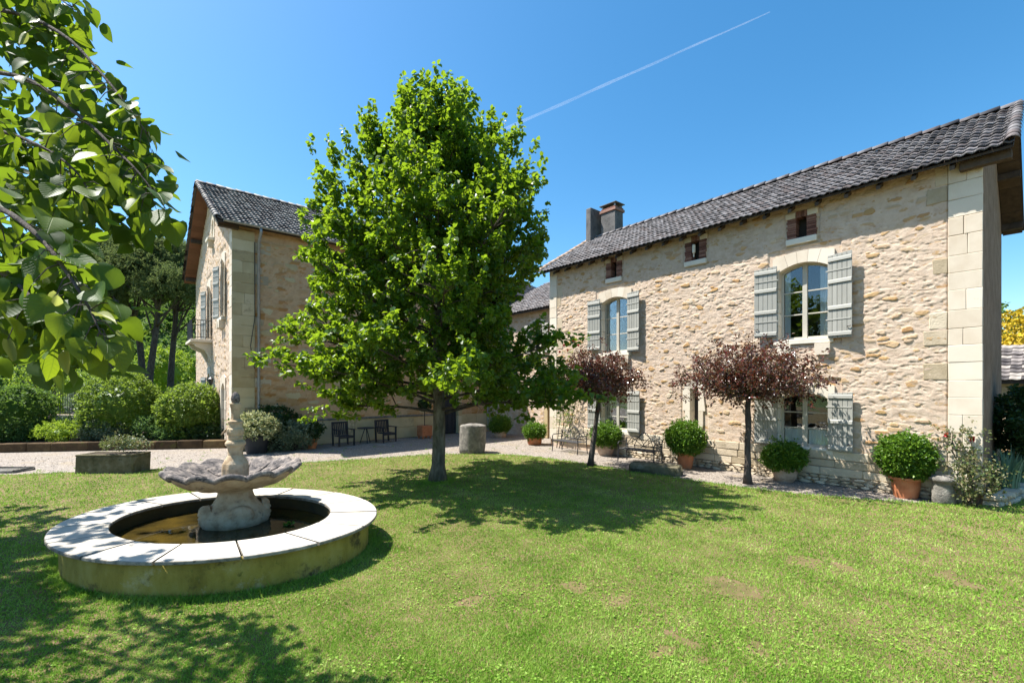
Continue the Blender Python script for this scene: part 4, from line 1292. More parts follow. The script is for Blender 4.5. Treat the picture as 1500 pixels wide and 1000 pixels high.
# ================================================================== fountain
def fountain():
    ft = thing('garden_fountain', 'round stone fountain with scalloped bowl, pale slab rim and brown water', 'fountain', (FC[0], FC[1], 0))
    NS = 96
    # basin wall
    ring = [[], []]
    vs = []; fs = []
    prof = [('o', -.16, -.05), ('o', -.135, .02), ('o', -.13, .25), ('o', -.125, .4475), ('o', -.17, .4475), ('o', -.175, .36), ('i', .06, .36), ('i', .03, .05)]
    for (w, da, z) in prof:
        for i in range(NS):
            t = 2 * math.pi * i / NS
            p = oval(1 if w == 'o' else .68, t, da)
            vs.append((p[0], p[1], z))
    for a in range(len(prof) - 1):
        for i in range(NS):
            j = (i + 1) % NS
            fs.append((a * NS + i, a * NS + j, (a + 1) * NS + j, (a + 1) * NS + i))
    bw = mk('basin_wall', vs, fs, M['basin'], ft, smooth=True)
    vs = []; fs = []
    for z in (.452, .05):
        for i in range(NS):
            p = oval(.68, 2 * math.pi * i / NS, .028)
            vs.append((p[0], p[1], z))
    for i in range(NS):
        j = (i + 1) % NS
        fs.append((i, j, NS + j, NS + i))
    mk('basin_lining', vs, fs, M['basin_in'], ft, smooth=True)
    # rim slabs
    n = 15
    for k in range(n):
        t0 = 2 * math.pi * (k + .12) / n + .008; t1 = 2 * math.pi * (k + 1.12) / n - .008
        dz = random.uniform(-.002, .003)
        vs = []; fs = []
        seg = 7
        for i in range(seg + 1):
            t = t0 + (t1 - t0) * i / seg
            for (kk, da, z) in ((1, -.012, .452), (1, 0, .464), (1, 0, .492), (1, -.010, .50), (.68, .010, .50), (.68, 0, .492), (.68, .0, .464), (.68, .012, .452)):
                p = oval(kk, t, da); vs.append((p[0], p[1], z + dz))
        for i in range(seg):
            for q in range(8):
                r = (q + 1) % 8
                fs.append((i * 8 + q, i * 8 + r, i * 8 + 8 + r, i * 8 + 8 + q))
        fs.append(tuple(range(8))); fs.append(tuple(seg * 8 + q for q in range(7, -1, -1)))
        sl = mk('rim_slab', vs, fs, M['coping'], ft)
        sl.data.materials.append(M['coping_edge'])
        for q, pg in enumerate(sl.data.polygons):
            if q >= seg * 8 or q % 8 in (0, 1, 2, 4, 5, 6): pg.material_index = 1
    vs = [(FC[0], FC[1], .27)]; fs = []
    for i in range(NS):
        p = oval(.68, 2 * math.pi * i / NS, .02); vs.append((p[0], p[1], .27))
    for i in range(NS): fs.append((0, 1 + i, 1 + (i + 1) % NS))
    mk('water', vs, fs, M['water'], ft, smooth=True)
    # pedestal, bowl and column stand on one axis
    c = C(345, 7.50); cx, cy = c.x, c.y
    kf = .97
    mpf = lambda x, y, z: (cx + (x - cx) * kf * .84, cy + (y - cy) * kf * .84, 2.5 - (2.5 - z) * kf)
    def lob(r, z, t):
        k = max(0, min(1, (.62 - z) / .35))
        return r * (1 + .055 * k * abs(math.sin(4 * t)) - .03 * k), 0
    b = MB(mpf); b.lathe([(.50, .12), (.57, .18), (.615, .27), (.60, .36), (.50, .45), (.395, .54), (.335, .63), (.31, .70), (.305, .735), (.35, .75), (.36, .79), (.33, .82)], 64, (cx, cy, 0), lob)
    ped = b.build('pedestal', M['fstone'], ft, smooth=True)
    for k in range(4):
        a = math.radians(-88 + 90 * k)
        b = MB(mpf)
        ex = Vector((math.cos(a), math.sin(a), 0)); ey = Vector((-math.sin(a), math.cos(a), 0))
        vs = []; fs = []
        for i in range(9):
            for j in range(16):
                th = math.pi / 2 * i / 8; ph = 2 * math.pi * j / 16
                p = Vector((cx, cy, .36)) + ex * (.49 + .12 * math.cos(th) + .045 * abs(math.cos(4.5 * ph)) * math.sin(th * 1.8) - (.05 if i == 8 else 0)) + ey * (.24 * math.sin(th) * math.cos(ph)) + Vector((0, 0, .19 * math.sin(th) * math.sin(ph)))
                vs.append(p)
        for i in range(8):
            for j in range(16):
                fs.append((i * 16 + j, i * 16 + (j + 1) % 16, i * 16 + 16 + (j + 1) % 16, i * 16 + 16 + j))
        b.add(vs, fs); b.build('shell_boss', M['fstone'], ped, smooth=True)
    def scal(r, z, t):
        k = max(0, min(1, (r - .45) / .75))
        s_ = abs(math.cos(7 * t))
        return r * (1 - .06 * k * (1 - s_) ** 1.3), .075 * k ** 2 * (s_ - .6)
    def scal_under(r, z, t):
        k = max(0, min(1, (r - .3) / .6))
        s_ = abs(math.cos(7 * t))
        return r * (1 - .08 * k * (1 - s_) ** 2), .075 * k ** 2 * (s_ - .6)
    b = MB(mpf); b.lathe([(.28, .77), (.44, .785), (.66, .825), (.86, .885), (1.01, .955), (1.10, 1.02), (1.14, 1.06)], 112, (cx, cy, 0), scal_under, cap=False)
    bowl = b.build('bowl', M['fstone'], ft, smooth=True)
    b = MB(mpf); b.lathe([(1.13, 1.055), (1.195, 1.065), (1.235, 1.095), (1.235, 1.13), (1.20, 1.155), (1.14, 1.15), (1.04, 1.115), (.85, 1.02), (.62, .95), (.38, .92), (.1, .91)], 112, (cx, cy, 0), scal, cap=False)
    b.build('bowl_rim', M['frim'], bowl, smooth=True)
    for k in range(14):
        t = math.pi / 14 + 2 * math.pi * k / 14
        q = MB(mpf)
        pts = [(cx + math.cos(t) * r, cy + math.sin(t) * r, z) for r, z in ((.40, .935), (.62, .96), (.85, 1.025), (1.03, 1.085), (1.12, 1.115))]
        q.tube(pts, [.010, .016, .020, .022, .012], 6); q.build('rib', M['frim'], bowl, smooth=True)
    mpc = lambda x, y, z: (cx + (x - cx) * kf * .74, cy + (y - cy) * kf * .74, 2.5 - (2.5 - z) * kf)
    def ball(r, z, t):
        k = max(0, min(1, (1.33 - z) / .15))
        return r * (1 + .035 * k * math.sin(8 * t)), 0
    b = MB(mpc); b.lathe([(.27, .90), (.275, 1.12), (.26, 1.20), (.20, 1.28), (.155, 1.34), (.15, 1.42), (.17, 1.485), (.205, 1.51), (.21, 1.545), (.19, 1.575), (.15, 1.59)], 48, (cx, cy, 0), ball)
    col = b.build('column_base', M['fstone'], ft)
    b = MB(mpc); b.lathe([(.145, 1.585), (.15, 1.63), (.155, 1.65), (.14, 1.665), (.165, 1.69), (.178, 1.735), (.172, 1.78), (.145, 1.805), (.14, 1.87), (.155, 1.895), (.152, 1.915), (.115, 1.93), (.10, 1.95)], 40, (cx, cy, 0), lambda r, z, t: (r * (1 + (.05 * math.sin(8 * t) if 1.68 < z < 1.80 else 0)), 0))
    b.build('column_drum', M['fstone'], ft)
    b = MB(mpc); b.lathe([(.098, 1.945), (.09, 1.99), (.088, 2.05), (.098, 2.13), (.112, 2.18), (.118, 2.205), (.11, 2.22), (.06, 2.225)], 32, (cx, cy, 0), lambda r, z, t: (r * (1 + .04 * math.sin(8 * t)), 0))
    b.build('column_cup', M['fstone'], ft)
    b = MB(mpc); b.lathe([(.05, 2.215), (.085, 2.25), (.09, 2.30), (.078, 2.35), (.05, 2.39), (.012, 2.41)], 20, (cx, cy, 0), lambda r, z, t: (r * (1 + .13 * math.sin(7 * t + z * 60)), 0))
    b.build('pine_cone_finial', M['frim'], ft, smooth=True)
    d = (C(300, 7.7) - C(345, 7.7)).normalized()
    q = MB(mpc); q.tube([Vector((cx, cy, 1.79)) + d * .13, Vector((cx, cy, 1.77)) + d * .2, Vector((cx, cy, 1.68)) + d * .33], [.035, .028, .012], 8)
    q.build('spout', M['fstone'], ft, smooth=True)
    # a floating sprig of water plant
    P = np.array([list(G(423, 768, .28))] * 26) + RS.normal(size=(26, 3)) * .04; P[:, 2] = .275 + RS.rand(26) * .02
    T = rdir(26); T[:, 2] = np.abs(T[:, 2]) * .6
    v, f = leaves(P, T, rdir(26) + np.array([0, 0, 1.]), np.full(26, .05))
    tag(mk('water_plant', v, f, M['box_leaf']), 'small green water plant floating in the fountain basin', 'plant')
fountain()

# ================================================================== trees
def branch_tube(b, pts, r0, r1, n=6):
    m = len(pts)
    b.tube(pts, [r0 + (r1 - r0) * i / (m - 1) for i in range(m)], n)

def curve(p0, p1, bend, n=6):
    p0, p1, bend = Vector(p0), Vector(p1), Vector(bend)
    return [p0 * (1 - t) ** 2 + ((p0 + p1) / 2 + bend) * 2 * t * (1 - t) + p1 * t * t for t in [i / n for i in range(n + 1)]]

def main_tree():
    rs = np.random.RandomState(21); rr = random.Random(21)
    B = G(642, 706)
    t = thing('broadleaf_tree', 'tall conical broadleaf tree with bright green leaves standing on the lawn', 'tree', B)
    env_z = [1.7, 2.2, 3.0, 3.7, 5.4, 6.6, 7.6, 8.4, 9.2, 9.8]
    env_r = [2.3, 3.7, 4.0, 3.7, 3.2, 2.8, 2.35, 1.65, .85, .25]
    trunk = [Vector((B.x + .03 * math.sin(z * 1.3), B.y + .03 * math.cos(z), z)) for z in np.linspace(0, 9.3, 22)]
    b = MB()
    rad = [.22 if z < .1 else .185 - .0165 * z for z in np.linspace(0, 9.9, 22)]
    rad[0] = .27
    b.tube(trunk, rad, 14)
    b.build('trunk', M['bark'], t, smooth=True)
    bb = MB()
    base, dirs, lens = [], [], []
    right = Vector((CS, -SN, 0))
    n = 80
    for i in range(n):
        z0 = 1.75 + (8.5 - 1.75) * (i / (n - 1)) ** 1.05
        az = i * 2.39996 + rr.uniform(-.3, .3)
        low = max(0, 1 - (z0 - 1.7) / 2.2)
        ze = z0 + (0.9 + .25 * rr.random()) * (1 - low) + low * rr.uniform(-.35, .45)
        ze = min(ze + .35, 9.35)
        R = np.interp(ze, env_z, env_r) * rr.uniform(.74, 1.08)
        out = Vector((math.cos(az), math.sin(az), 0))
        R *= 1 - .01 * out.dot(right)
        if out.dot(right) > .35 and 3.4 < ze < 5.7: R *= .60
        if out.dot(right) > .3 and ze < 3.3: R *= 1.07
        if out.dot(right) < -.3 and ze < 3.6: R *= .92
        p0 = Vector((B.x, B.y, z0)); p1 = Vector((B.x, B.y, ze)) + out * R
        pts = curve(p0, p1, Vector((0, 0, -.25 + .5 * low)), 7)
        branch_tube(bb, pts, .055 * (1 - z0 / 13), .010, 6)
        m = int(12 + R * 12)
        side = out.cross(Vector((0, 0, 1)))
        for k in range(m):
            f = .22 + .78 * rr.random() ** .75
            q = pts[min(int(f * 7), 6)].lerp(pts[min(int(f * 7) + 1, 7)], f * 7 - int(f * 7))
            wl = (.58 - .32 * f) * min(1, R / 2)
            q = q + side * rr.gauss(0, wl) + Vector((0, 0, rr.gauss(.10, .20)))
            d = (out * rr.uniform(.2, 1) + side * rr.uniform(-.8, .8) + Vector((0, 0, rr.uniform(-.1, .9)))).normalized()
            base.append(q); dirs.append(d); lens.append(rr.uniform(.28, .55))
            if k % 3 == 0:
                w0 = pts[min(int(f * 7), 7)]
                branch_tube(bb, [w0, w0.lerp(q, .6) + Vector((0, 0, .05)), q, q + d * .3], .012, .003, 4)
        # upright leader at the end of the limb
        for k in range(4 if ze > 5.5 else 2):
            base.append(p1 + Vector((rr.gauss(0, .15), rr.gauss(0, .15), rr.uniform(-.1, .35)))); dirs.append((Vector((0, 0, 1)) + out * .25 + side * rr.uniform(-.25, .25)).normalized() if ze > 4.2 else (out + Vector((0, 0, -.25))).normalized())
            lens.append(rr.uniform(.5, .95))
    for k in range(90):                            # top shoots
        z = rr.uniform(7.9, 9.75); R = np.interp(z, env_z, env_r) * .7 * rr.random(); a = rr.uniform(0, 6.28)
        base.append(Vector((B.x + R * math.cos(a) - .3, B.y + R * math.sin(a) + .1, z))); dirs.append(Vector((rr.gauss(0, .2), rr.gauss(0, .2), 1)).normalized()); lens.append(rr.uniform(.4, .7))
    bb.build('branches', M['bark_dark'], t, smooth=True, stuff=True)
    v, f = shoots(np.array([list(p) for p in base]), np.array([list(p) for p in dirs]), np.array(lens), 24, .112, rs, .25, .85, .44)
    mk('crown', v, f, M['leaf'], t, stuff=True)
main_tree()

def plum(px, py, stem, cw, ch, cz, lean, label, seed, nl):
    rs = np.random.RandomState(seed); rr = random.Random(seed)
    B = G(px, py)
    t = thing('purple_leaf_tree', label, 'tree', B, group='purple-leaved standard trees in front of the house')
    top = B + lean + Vector((0, 0, stem))
    b = MB()
    pts = [B.lerp(top, k / 8) + Vector((rr.uniform(-.012, .012), rr.uniform(-.012, .012), 0)) for k in range(9)]
    b.tube(pts, [.125 if k == 0 else .085 - .02 * k / 8 + rr.uniform(-.006, .008) for k in range(9)], 10)
    b.build('trunk', M['bark_dark'], t, smooth=True)
    bb = MB()
    P, D, Ls = [], [], []
    for k in range(22):
        a = k * 2.4 + rr.uniform(-.3, .3)
        q = math.sqrt((k + .5) / 22) * .96
        e = Vector((top.x + math.cos(a) * cw * q, top.y + math.sin(a) * cw * q, cz + ch * (1 - q ** 2) * .80 + rr.uniform(-.1, .1) - .15 * q))
        pts = curve(top - Vector((0, 0, .05)), e, Vector((0, 0, .12)), 6)
        branch_tube(bb, pts, .035, .006, 5)
        for j in range(46):
            f_ = rr.uniform(.3, 1.0)
            w0 = pts[int(f_ * 6)]
            s_ = .17 + .12 * f_
            P.append(w0 + Vector((rr.gauss(0, s_ * cw * .55), rr.gauss(0, s_ * cw * .55), rr.gauss(.05, .16)))); D.append(Vector((rr.gauss(0, .6) + math.cos(a) * .6, rr.gauss(0, .6) + math.sin(a) * .6, rr.gauss(.1, .5))).normalized()); Ls.append(rr.uniform(.15, .38))
        for j in range(5):
            P.append(e); D.append(Vector((math.cos(a) * .9 + rr.gauss(0, .35), math.sin(a) * .9 + rr.gauss(0, .35), rr.uniform(-.4, .5))).normalized()); Ls.append(rr.uniform(.25, .5))
    bb.build('branches', M['bark_dark'], t, smooth=True, stuff=True)
    v, f = shoots(np.array([list(p) for p in P]), np.array([list(p) for p in D]), np.array(Ls), nl, .075, rs, .15, .7, .27)
    mk('crown', v, f, M['plum_leaf'], t, stuff=True)
plum(1095, 708, 2.2, 1.85, 1.45, 2.45, Vector((0.05, 0.0, 0)), 'purple-leaved umbrella tree with straight trunk beside the low pale bowl pot', 31, 12)
plum(865, 683, 2.1, 1.38, 1.5, 2.40, Vector((0.25, -.12, 0)), 'purple-leaved umbrella tree with leaning trunk beside the iron benches', 32, 12)

# ------------------------------------------------------------------ lime tree whose branches hang in from the side
def camp(x, d, z):
    return Vector((x * CS + d * SN, -x * SN + d * CS, z))

def lime_leaf_mesh(seed, mat, wide=.46):
    r = random.Random(seed)
    prof = [(0, .0, .04), (.02, .5, .22), (.14, .95, .30), (.34, 1.0, .30), (.56, .82, .24), (.76, .5, .12), (.90, .2, .03), (1.0, .03, -.05)]
    vs = []; fs = []
    cl = r.uniform(-.34, .10); tw = r.uniform(-.25, .25)
    for i, (y, w, zz) in enumerate(prof):
        zc = cl * y * y * 1.2
        jl, jr = r.uniform(.93, 1.05), r.uniform(.93, 1.05)
        back = -.05 if i == 1 else 0
        vs += [(-w * wide * jl, y + back, zc + zz * .45 + tw * w * .5), (-w * wide * .5, y, zc + zz * .17), (0, y, zc), (w * wide * .5, y, zc + zz * .17), (w * wide * jr, y + back, zc + zz * .45 - tw * w * .5)]
    for i in range(len(prof) - 1):
        for k in range(4):
            a = i * 5 + k
            fs.append((a, a + 1, a + 6, a + 5))
    return meshdata('leaf', vs, fs, mat, True)

def veined(name):
    m, t, b = new_mat(name)
    tc = t.nodes.new('ShaderNodeTexCoord'); sx = t.nodes.new('ShaderNodeSeparateXYZ'); t.links.new(tc.outputs['Object'], sx.inputs[0])
    ax = math_(t, 'ABSOLUTE', sx.outputs[0])
    w = math_(t, 'SINE', math_(t, 'MULTIPLY', math_(t, 'SUBTRACT', sx.outputs[1], math_(t, 'MULTIPLY', ax, .75)), 48.0))
    v = math_(t, 'MULTIPLY', math_(t, 'SUBTRACT', w, .86), 6.0, True)
    mid = math_(t, 'MULTIPLY', math_(t, 'SUBTRACT', .018, ax), 90.0, True)
    v = math_(t, 'MAXIMUM', v, mid)
    c = ramp(t, rnd(t), [(0.016, 0.045, 0.008), (0.03, 0.078, 0.011), (0.06, 0.12, 0.016), (0.09, 0.13, 0.02)])
    c = mixc(t, math_(t, 'MULTIPLY', math_(t, 'SUBTRACT', noise(t, 55, 3), .60), 3.0, True), c, (0.12, 0.10, 0.03))
    c = mixc(t, math_(t, 'MULTIPLY', v, .45), c, (0.14, 0.22, 0.05))
    t.links.new(c, b.inputs['Base Color']); b.inputs['Roughness'].default_value = .5; b.inputs['Specular IOR Level'].default_value = .25
    bump(t, b, math_(t, 'SUBTRACT', 1.0, v), .5, .02)
    tr = t.nodes.new('ShaderNodeBsdfTranslucent'); t.links.new(mixc(t, math_(t, 'MULTIPLY', v, .5), (0.34, 0.47, 0.02), (0.14, 0.22, 0.02)), tr.inputs[0])
    mx = t.nodes.new('ShaderNodeMixShader'); mx.inputs[0].default_value = .38
    t.links.new(b.outputs[0], mx.inputs[1]); t.links.new(tr.outputs[0], mx.inputs[2]); t.links.new(mx.outputs[0], t.nodes['Material Output'].inputs[0])
    return m
M['lime_vein'] = veined('lime_leaf_veined')

def lime_tree():
    rs = np.random.RandomState(77); rr = random.Random(77)
    B = camp(-11.6, 5.2, 0)
    t = thing('lime_tree', 'lime tree whose leafy branches overhang the lawn beside the fountain', 'tree', B)
    b = MB()
    b.tube([B, B + Vector((0, 0, .4)), B + Vector((.05, .05, 2.6)), B + Vector((.1, .1, 6.0)), B + Vector((.1, .15, 9.0))], [.48, .36, .30, .2, .05], 14)
    b.build('trunk', M['bark'], t, smooth=True)
    bb = MB()
    c0 = camp(-12.5, 5.7, 5.9)
    P, D, Ls = [], [], []
    for k in range(46):
        d = Vector((rr.gauss(0, 1), rr.gauss(0, 1), rr.gauss(.1, .8))).normalized()
        e = Vector((c0.x + d.x * 4.0, c0.y + d.y * 4.0, c0.z + d.z * 3.1))
        z0 = max(2.2, min(8.0, e.z - 1.2))
        pts = curve(Vector((B.x, B.y, z0)), e, Vector((0, 0, .25)), 6)
        branch_tube(bb, pts, .07, .012, 6)
        for j in range(40):
            f_ = .35 + .65 * rr.random() ** .8
            P.append(pts[int(f_ * 6)] + Vector((rr.gauss(0, .5), rr.gauss(0, .5), rr.gauss(0, .32)))); D.append((d + Vector((rr.gauss(0, .6), rr.gauss(0, .6), rr.gauss(-.2, .4)))).normalized()); Ls.append(rr.uniform(.25, .55))
    P = np.array([list(p) for p in P]); D = np.array([list(p) for p in D]); Ls = np.array(Ls)
    xc = P[:, 0] * CS - P[:, 1] * SN; yc = P[:, 0] * SN + P[:, 1] * CS
    ok = (xc < -8.0) & (P[:, 2] > 2.4)
    v, f = shoots(P[ok], D[ok], Ls[ok], 15, .14, rs, .35, .8, .46)
    mk('crown', v, f, M['lime_leaf'], t, stuff=True)
    # outer boughs that reach towards the viewer, with leaves one can tell apart
    variants = [lime_leaf_mesh(i, M['lime_vein']) for i in range(8)]
    LEAFV = []
    for me in variants:
        vv = np.empty(len(me.vertices) * 3); me.vertices.foreach_get('co', vv)
        LEAFV.append((vv.reshape(-1, 3), np.array([list(p.vertices) for p in me.polygons])))
    bracts = [lime_leaf_mesh(60 + i, M['bract'], .15) for i in range(3)]
    boughs = [
        [(-330, 60, 5.0), (-150, 10, 4.2), (0, 15, 3.6), (90, 50, 3.3), (150, 110, 3.15), (190, 160, 3.05), (215, 195, 3.0)],
        [(-300, 150, 4.8), (-120, 110, 4.0), (20, 110, 3.4), (110, 165, 3.0), (165, 215, 2.85), (205, 255, 2.75), (238, 300, 2.7)],
        [(-320, 250, 4.2), (-140, 200, 3.5), (-20, 190, 3.0), (60, 215, 2.8), (110, 250, 2.7), (132, 285, 2.65)],
        [(-330, 330, 3.4), (-150, 290, 2.8), (-20, 300, 2.4), (50, 340, 2.2), (95, 395, 2.05), (130, 450, 2.0), (148, 490, 1.95)],
        [(-330, 400, 3.2), (-150, 370, 2.6), (-20, 390, 2.3), (40, 430, 2.15), (70, 475, 2.05), (95, 505, 2.0)],
        [(-330, 440, 3.9), (-160, 430, 3.4), (-40, 440, 3.1), (30, 470, 3.0), (60, 510, 2.95)],
        [(-330, -60, 4.6), (-150, -60, 4.0), (0, -50, 3.6), (60, -20, 3.4), (110, 15, 3.3)],
        [(-320, 300, 5.6), (-150, 260, 5.0), (-10, 255, 4.6), (40, 270, 4.4), (85, 310, 4.3)],
    ]
    for bi, bp in enumerate(boughs):
        pts = [Vector(p) for p in smooth_line([list(CZ(*q)) for q in bp], 5)]
        start = B + Vector((0, 0, 3.2 + .4 * bi))
        full = [start.lerp(pts[0], k / 4) + Vector((0, 0, .3 * math.sin(math.pi * k / 4))) for k in range(4)] + pts
        q = MB(); m = len(full)
        q.tube(full, [.024 * (1 - k / m) ** 1.2 + .0025 for k in range(m)], 7)
        br = q.build('branch', M['bark_dark'], t, smooth=True)
        tw = MB()
        n = 0
        near = [i for i, p in enumerate(pts) if True]
        N = [34, 40, 34, 36, 34, 24, 24, 40][bi]
        for k in range(N):
            f_ = .10 + .90 * (k / (N - 1))
            i = min(int(f_ * (len(pts) - 1)), len(pts) - 2)
            p = pts[i].lerp(pts[i + 1], f_ * (len(pts) - 1) - i)
            ax = (pts[i + 1] - pts[i]).normalized()
            sd = Vector((rr.gauss(0, 1), rr.gauss(0, 1), rr.gauss(-.1, .8))); sd = (sd - ax * sd.dot(ax)).normalized()
            L = rr.uniform(.03, .30) * (1.15 - .75 * f_)
            if k == N - 1: L = .01
            e = p + sd * L + Vector((0, 0, -.25 * L)) + ax * .05
            tw.tube([p, p.lerp(e, .5) + Vector((0, 0, .02)), e], [.0035, .0028, .0018], 4)
            # leaf hangs outwards and down
            tdir = (sd * .7 + ax * .6 + Vector((rr.gauss(0, .3), rr.gauss(0, .3), -.75 + rr.gauss(0, .25)))).normalized()
            nrm = Vector((rr.gauss(0, .55), rr.gauss(0, .55), 1.0))
            x = tdir.cross(nrm).normalized(); z = x.cross(tdir)
            brk = rr.random() < .13
            s = rr.uniform(.10, .155) * (.95 if brk else 1)
            Mx = Matrix((x, tdir, z)).transposed().to_4x4() @ Matrix.Diagonal((s, s, s, 1)); Mx.translation = e
            o = inst('leaf', rr.choice(bracts if brk else variants), Mx, br)
        tw.build('twigs', M['bark_dark'], br, stuff=True)
        Q = np.array([list(p) for p in pts[2:]])
        n2 = 280
        Q = Q[rs.randint(0, len(Q), n2)] + rs.normal(size=(n2, 3)) * .10
        Q = Q + np.array(C(100, 1.0).normalized())[None, :] * (.15 + .9 * rs.rand(n2, 1)) + np.array([0, 0, .05])
        Tn = rdir(n2, rs); Tn[:, 2] -= .6
        parts = []
        for q_, t_ in zip(Q, Tn):
            tdir = Vector(t_).normalized(); nrm = Vector((rr.gauss(0, .5), rr.gauss(0, .5), 1.0))
            x = tdir.cross(nrm).normalized(); z = x.cross(tdir); sz = rr.uniform(.09, .145)
            A = np.array([list(x * sz), list(tdir * sz), list(z * sz)])
            vv, ff = LEAFV[rr.randint(0, 7)]
            parts.append((vv @ A + q_, ff))
        lv, lf = merge(parts)
        mk('leaf_mass', lv, lf, M['lime_leaf'], br, smooth=True, stuff=True)
    bb.build('limbs', M['bark_dark'], t, smooth=True, stuff=True)
lime_tree()

# ------------------------------------------------------------------ pines, woodland and garden on the left
def pine(pts, crowns, label, seed):
    rs = np.random.RandomState(seed); rr = random.Random(seed)
    P = [CZ(*p) for p in pts]
    base = Vector((P[0].x, P[0].y, 0))
    t = thing('umbrella_pine', label, 'tree', base, group='umbrella pines behind the garden')
    b = MB()
    line = [Vector(p) for p in smooth_line([list(base)] + [list(p) for p in P], 4)]
    m = len(line)
    b.tube(line, [.30 - .17 * k / m for k in range(m)], 10)
    b.build('trunk', M['bark_dark'], t, smooth=True)
    bb = MB(); parts = []
    for (px, py, dep, rx, rz) in crowns:
        c = CZ(px, py, dep)
        for k in range(5):
            s = line[int(m * rr.uniform(.6, .98))]
            e = c + Vector((rr.uniform(-1, 1) * rx * .7, rr.uniform(-1, 1) * rx * .7, rr.uniform(-.6, .1) * rz))
            branch_tube(bb, curve(s, e, Vector((0, 0, -.3)), 5), .09, .02, 5)
        parts.append(blob(int(330 * rx), c, (rx, rx, rz), .20, rs, .55, .3, seed + int(px), -.75, 12, .34, .5, 0, .75, .13))
    bb.build('branches', M['bark_dark'], t, smooth=True, stuff=True)
    v, f = merge(parts)
    mk('crown', v, f, M['pine'], t, stuff=True)
pine([(209, 556, 37), (203, 492, 37), (190, 452, 37), (172, 420, 37)], [(165, 400, 37, 3.0, 1.7), (192, 398, 36, 2.5, 1.8), (150, 370, 38, 2.6, 1.2), (185, 372, 37, 2.3, 1.0)], 'umbrella pine with trunk curving away from the tall house', 41)
pine([(219, 556, 35), (229, 480, 35), (232, 440, 35)], [(230, 405, 35, 2.7, 2.2), (215, 382, 36, 2.3, 1.4), (246, 420, 34, 2.0, 1.4), (235, 375, 36, 2.3, .9)], 'forked umbrella pine standing between two other pines', 42)
pine([(250, 558, 38), (255, 490, 38), (261, 430, 38)], [(262, 402, 38, 2.8, 1.9), (280, 420, 38, 2.5, 1.8), (255, 378, 39, 2.6, 1.2), (285, 388, 39, 2.3, 1.3)], 'straight umbrella pine next to the gable of the tall house', 43)
pine([(161, 556, 33), (166, 520, 33), (175, 470, 33), (170, 440, 33)], [(135, 420, 34, 2.8, 1.8), (110, 380, 35, 2.6, 1.5)], 'dark leaning umbrella pine farthest from the tall house', 44)

def hill():
    # rising ground behind the garden
    n = 40
    vs = []; fs = []
    for i in range(n + 1):
        for j in range(9):
            px = -500 + 1000 * i / n
            d = 52 + 9 * j
            p = C(px, d)
            vs.append((p.x, p.y, -.5 + 26.0 * sstep(0, 7, np.array(float(j))) + 1.5 * math.sin(i * .7) * (j > 0)))
    for i in range(n):
        for j in range(8):
            fs.append((i * 9 + j, i * 9 + 9 + j, i * 9 + 10 + j, i * 9 + 1 + j))
    o = mk('hill', vs, fs, M['field'], smooth=True); o['kind'] = 'structure'
    rs = np.random.RandomState(5)
    parts = []
    for k in range(150):
        px = rs.uniform(-160, 345); d = rs.uniform(50, 104)
        c = C(px, d); z = 26.0 * float(sstep(0, 7, np.array((d - 52) / 9))) + rs.uniform(1.5, 3.0)
        r = rs.uniform(2.0, 3.4)
        parts.append(blob(120, (c.x, c.y, z), (r, r, r * rs.uniform(.8, 1.2)), .42, rs, .6, .3, k, -.8, 7, .5, .4, 0, .8))
    v, f = merge(parts)
    tag(mk('woodland', v, f, M['wood_leaf'], stuff=True), 'distant green woodland covering the slope behind the pines', 'woodland')
hill()

def bush(name, label, cat, ctr, rad, mat, n, size, per=8, seed=1, corek=.72, lump=.14, length=.16, group=None, stems=True, shell=.75, up=.25, wid=.42, coremat=None):
    rs = np.random.RandomState(seed)
    base = (ctr[0], ctr[1], 0)
    t = thing(name, label, cat, base, group=group)
    v, f = blob(n, ctr, rad, size, rs, shell, lump, seed, -.95, per, length, up, 0, .8, wid)
    parts = [(v, f)]
    if corek: parts.append(core(ctr, rad, seed, corek))
    v, f = merge(parts)
    mk('foliage', v, f, M[mat], t, stuff=True)
    if stems:
        b = MB(); rr = random.Random(seed)
        for k in range(6):
            a = k * 1.05
            b.tube([(ctr[0] + .08 * math.cos(a), ctr[1] + .08 * math.sin(a), 0), (ctr[0] + rad[0] * .4 * math.cos(a), ctr[1] + rad[1] * .4 * math.sin(a), ctr[2])], [.03, .012], 5)
        b.build('stem', M['bark_dark'], t)
    return t

p = C(182, 19.9); bush('round_shrub', 'large loose light green shrub behind the stone trough', 'shrub', (p.x, p.y, 1.5), (1.45, 1.45, 1.4), 'hedge_leaf', 1500, .085, 9, 3, .7, .22)
p = C(281, 19.8); bush('round_shrub', 'large rounded glossy shrub against the tall house corner', 'shrub', (p.x, p.y, 1.35), (1.32, 1.32, 1.2), 'hedge_leaf', 1500, .085, 9, 4, .72, .16)
p = C(15, 19.0); bush('dark_shrub', 'dark green shrub at the end of the flower bed under the lime branches', 'shrub', (p.x, p.y, 1.3), (1.4, 1.4, 1.4), 'wood_leaf', 900, .10, 9, 5, .7, .2)
p = C(138, 27.5); bush('clipped_shrub', 'grey green clipped shrub behind the iron garden fence', 'shrub', (p.x, p.y, 1.5), (1.2, 1.2, 1.05), 'grey_leaf', 700, .08, 8, 6, .75, .12)
p = C(75, 36); bush('golden_hedge', 'bright yellow green hedge glowing in the sun beyond the fence', 'hedge', (p.x, p.y, .9), (3.6, 1.5, 1.0), 'bright_leaf', 900, .14, 8, 7, .75, .12)
p = C(238, 43); bush('bright_shrub', 'bright green leafy tree growing beneath the umbrella pines', 'shrub', (p.x, p.y, 3.6), (2.6, 2.4, 3.0), 'bright_leaf', 900, .17, 8, 8, .55, .25)
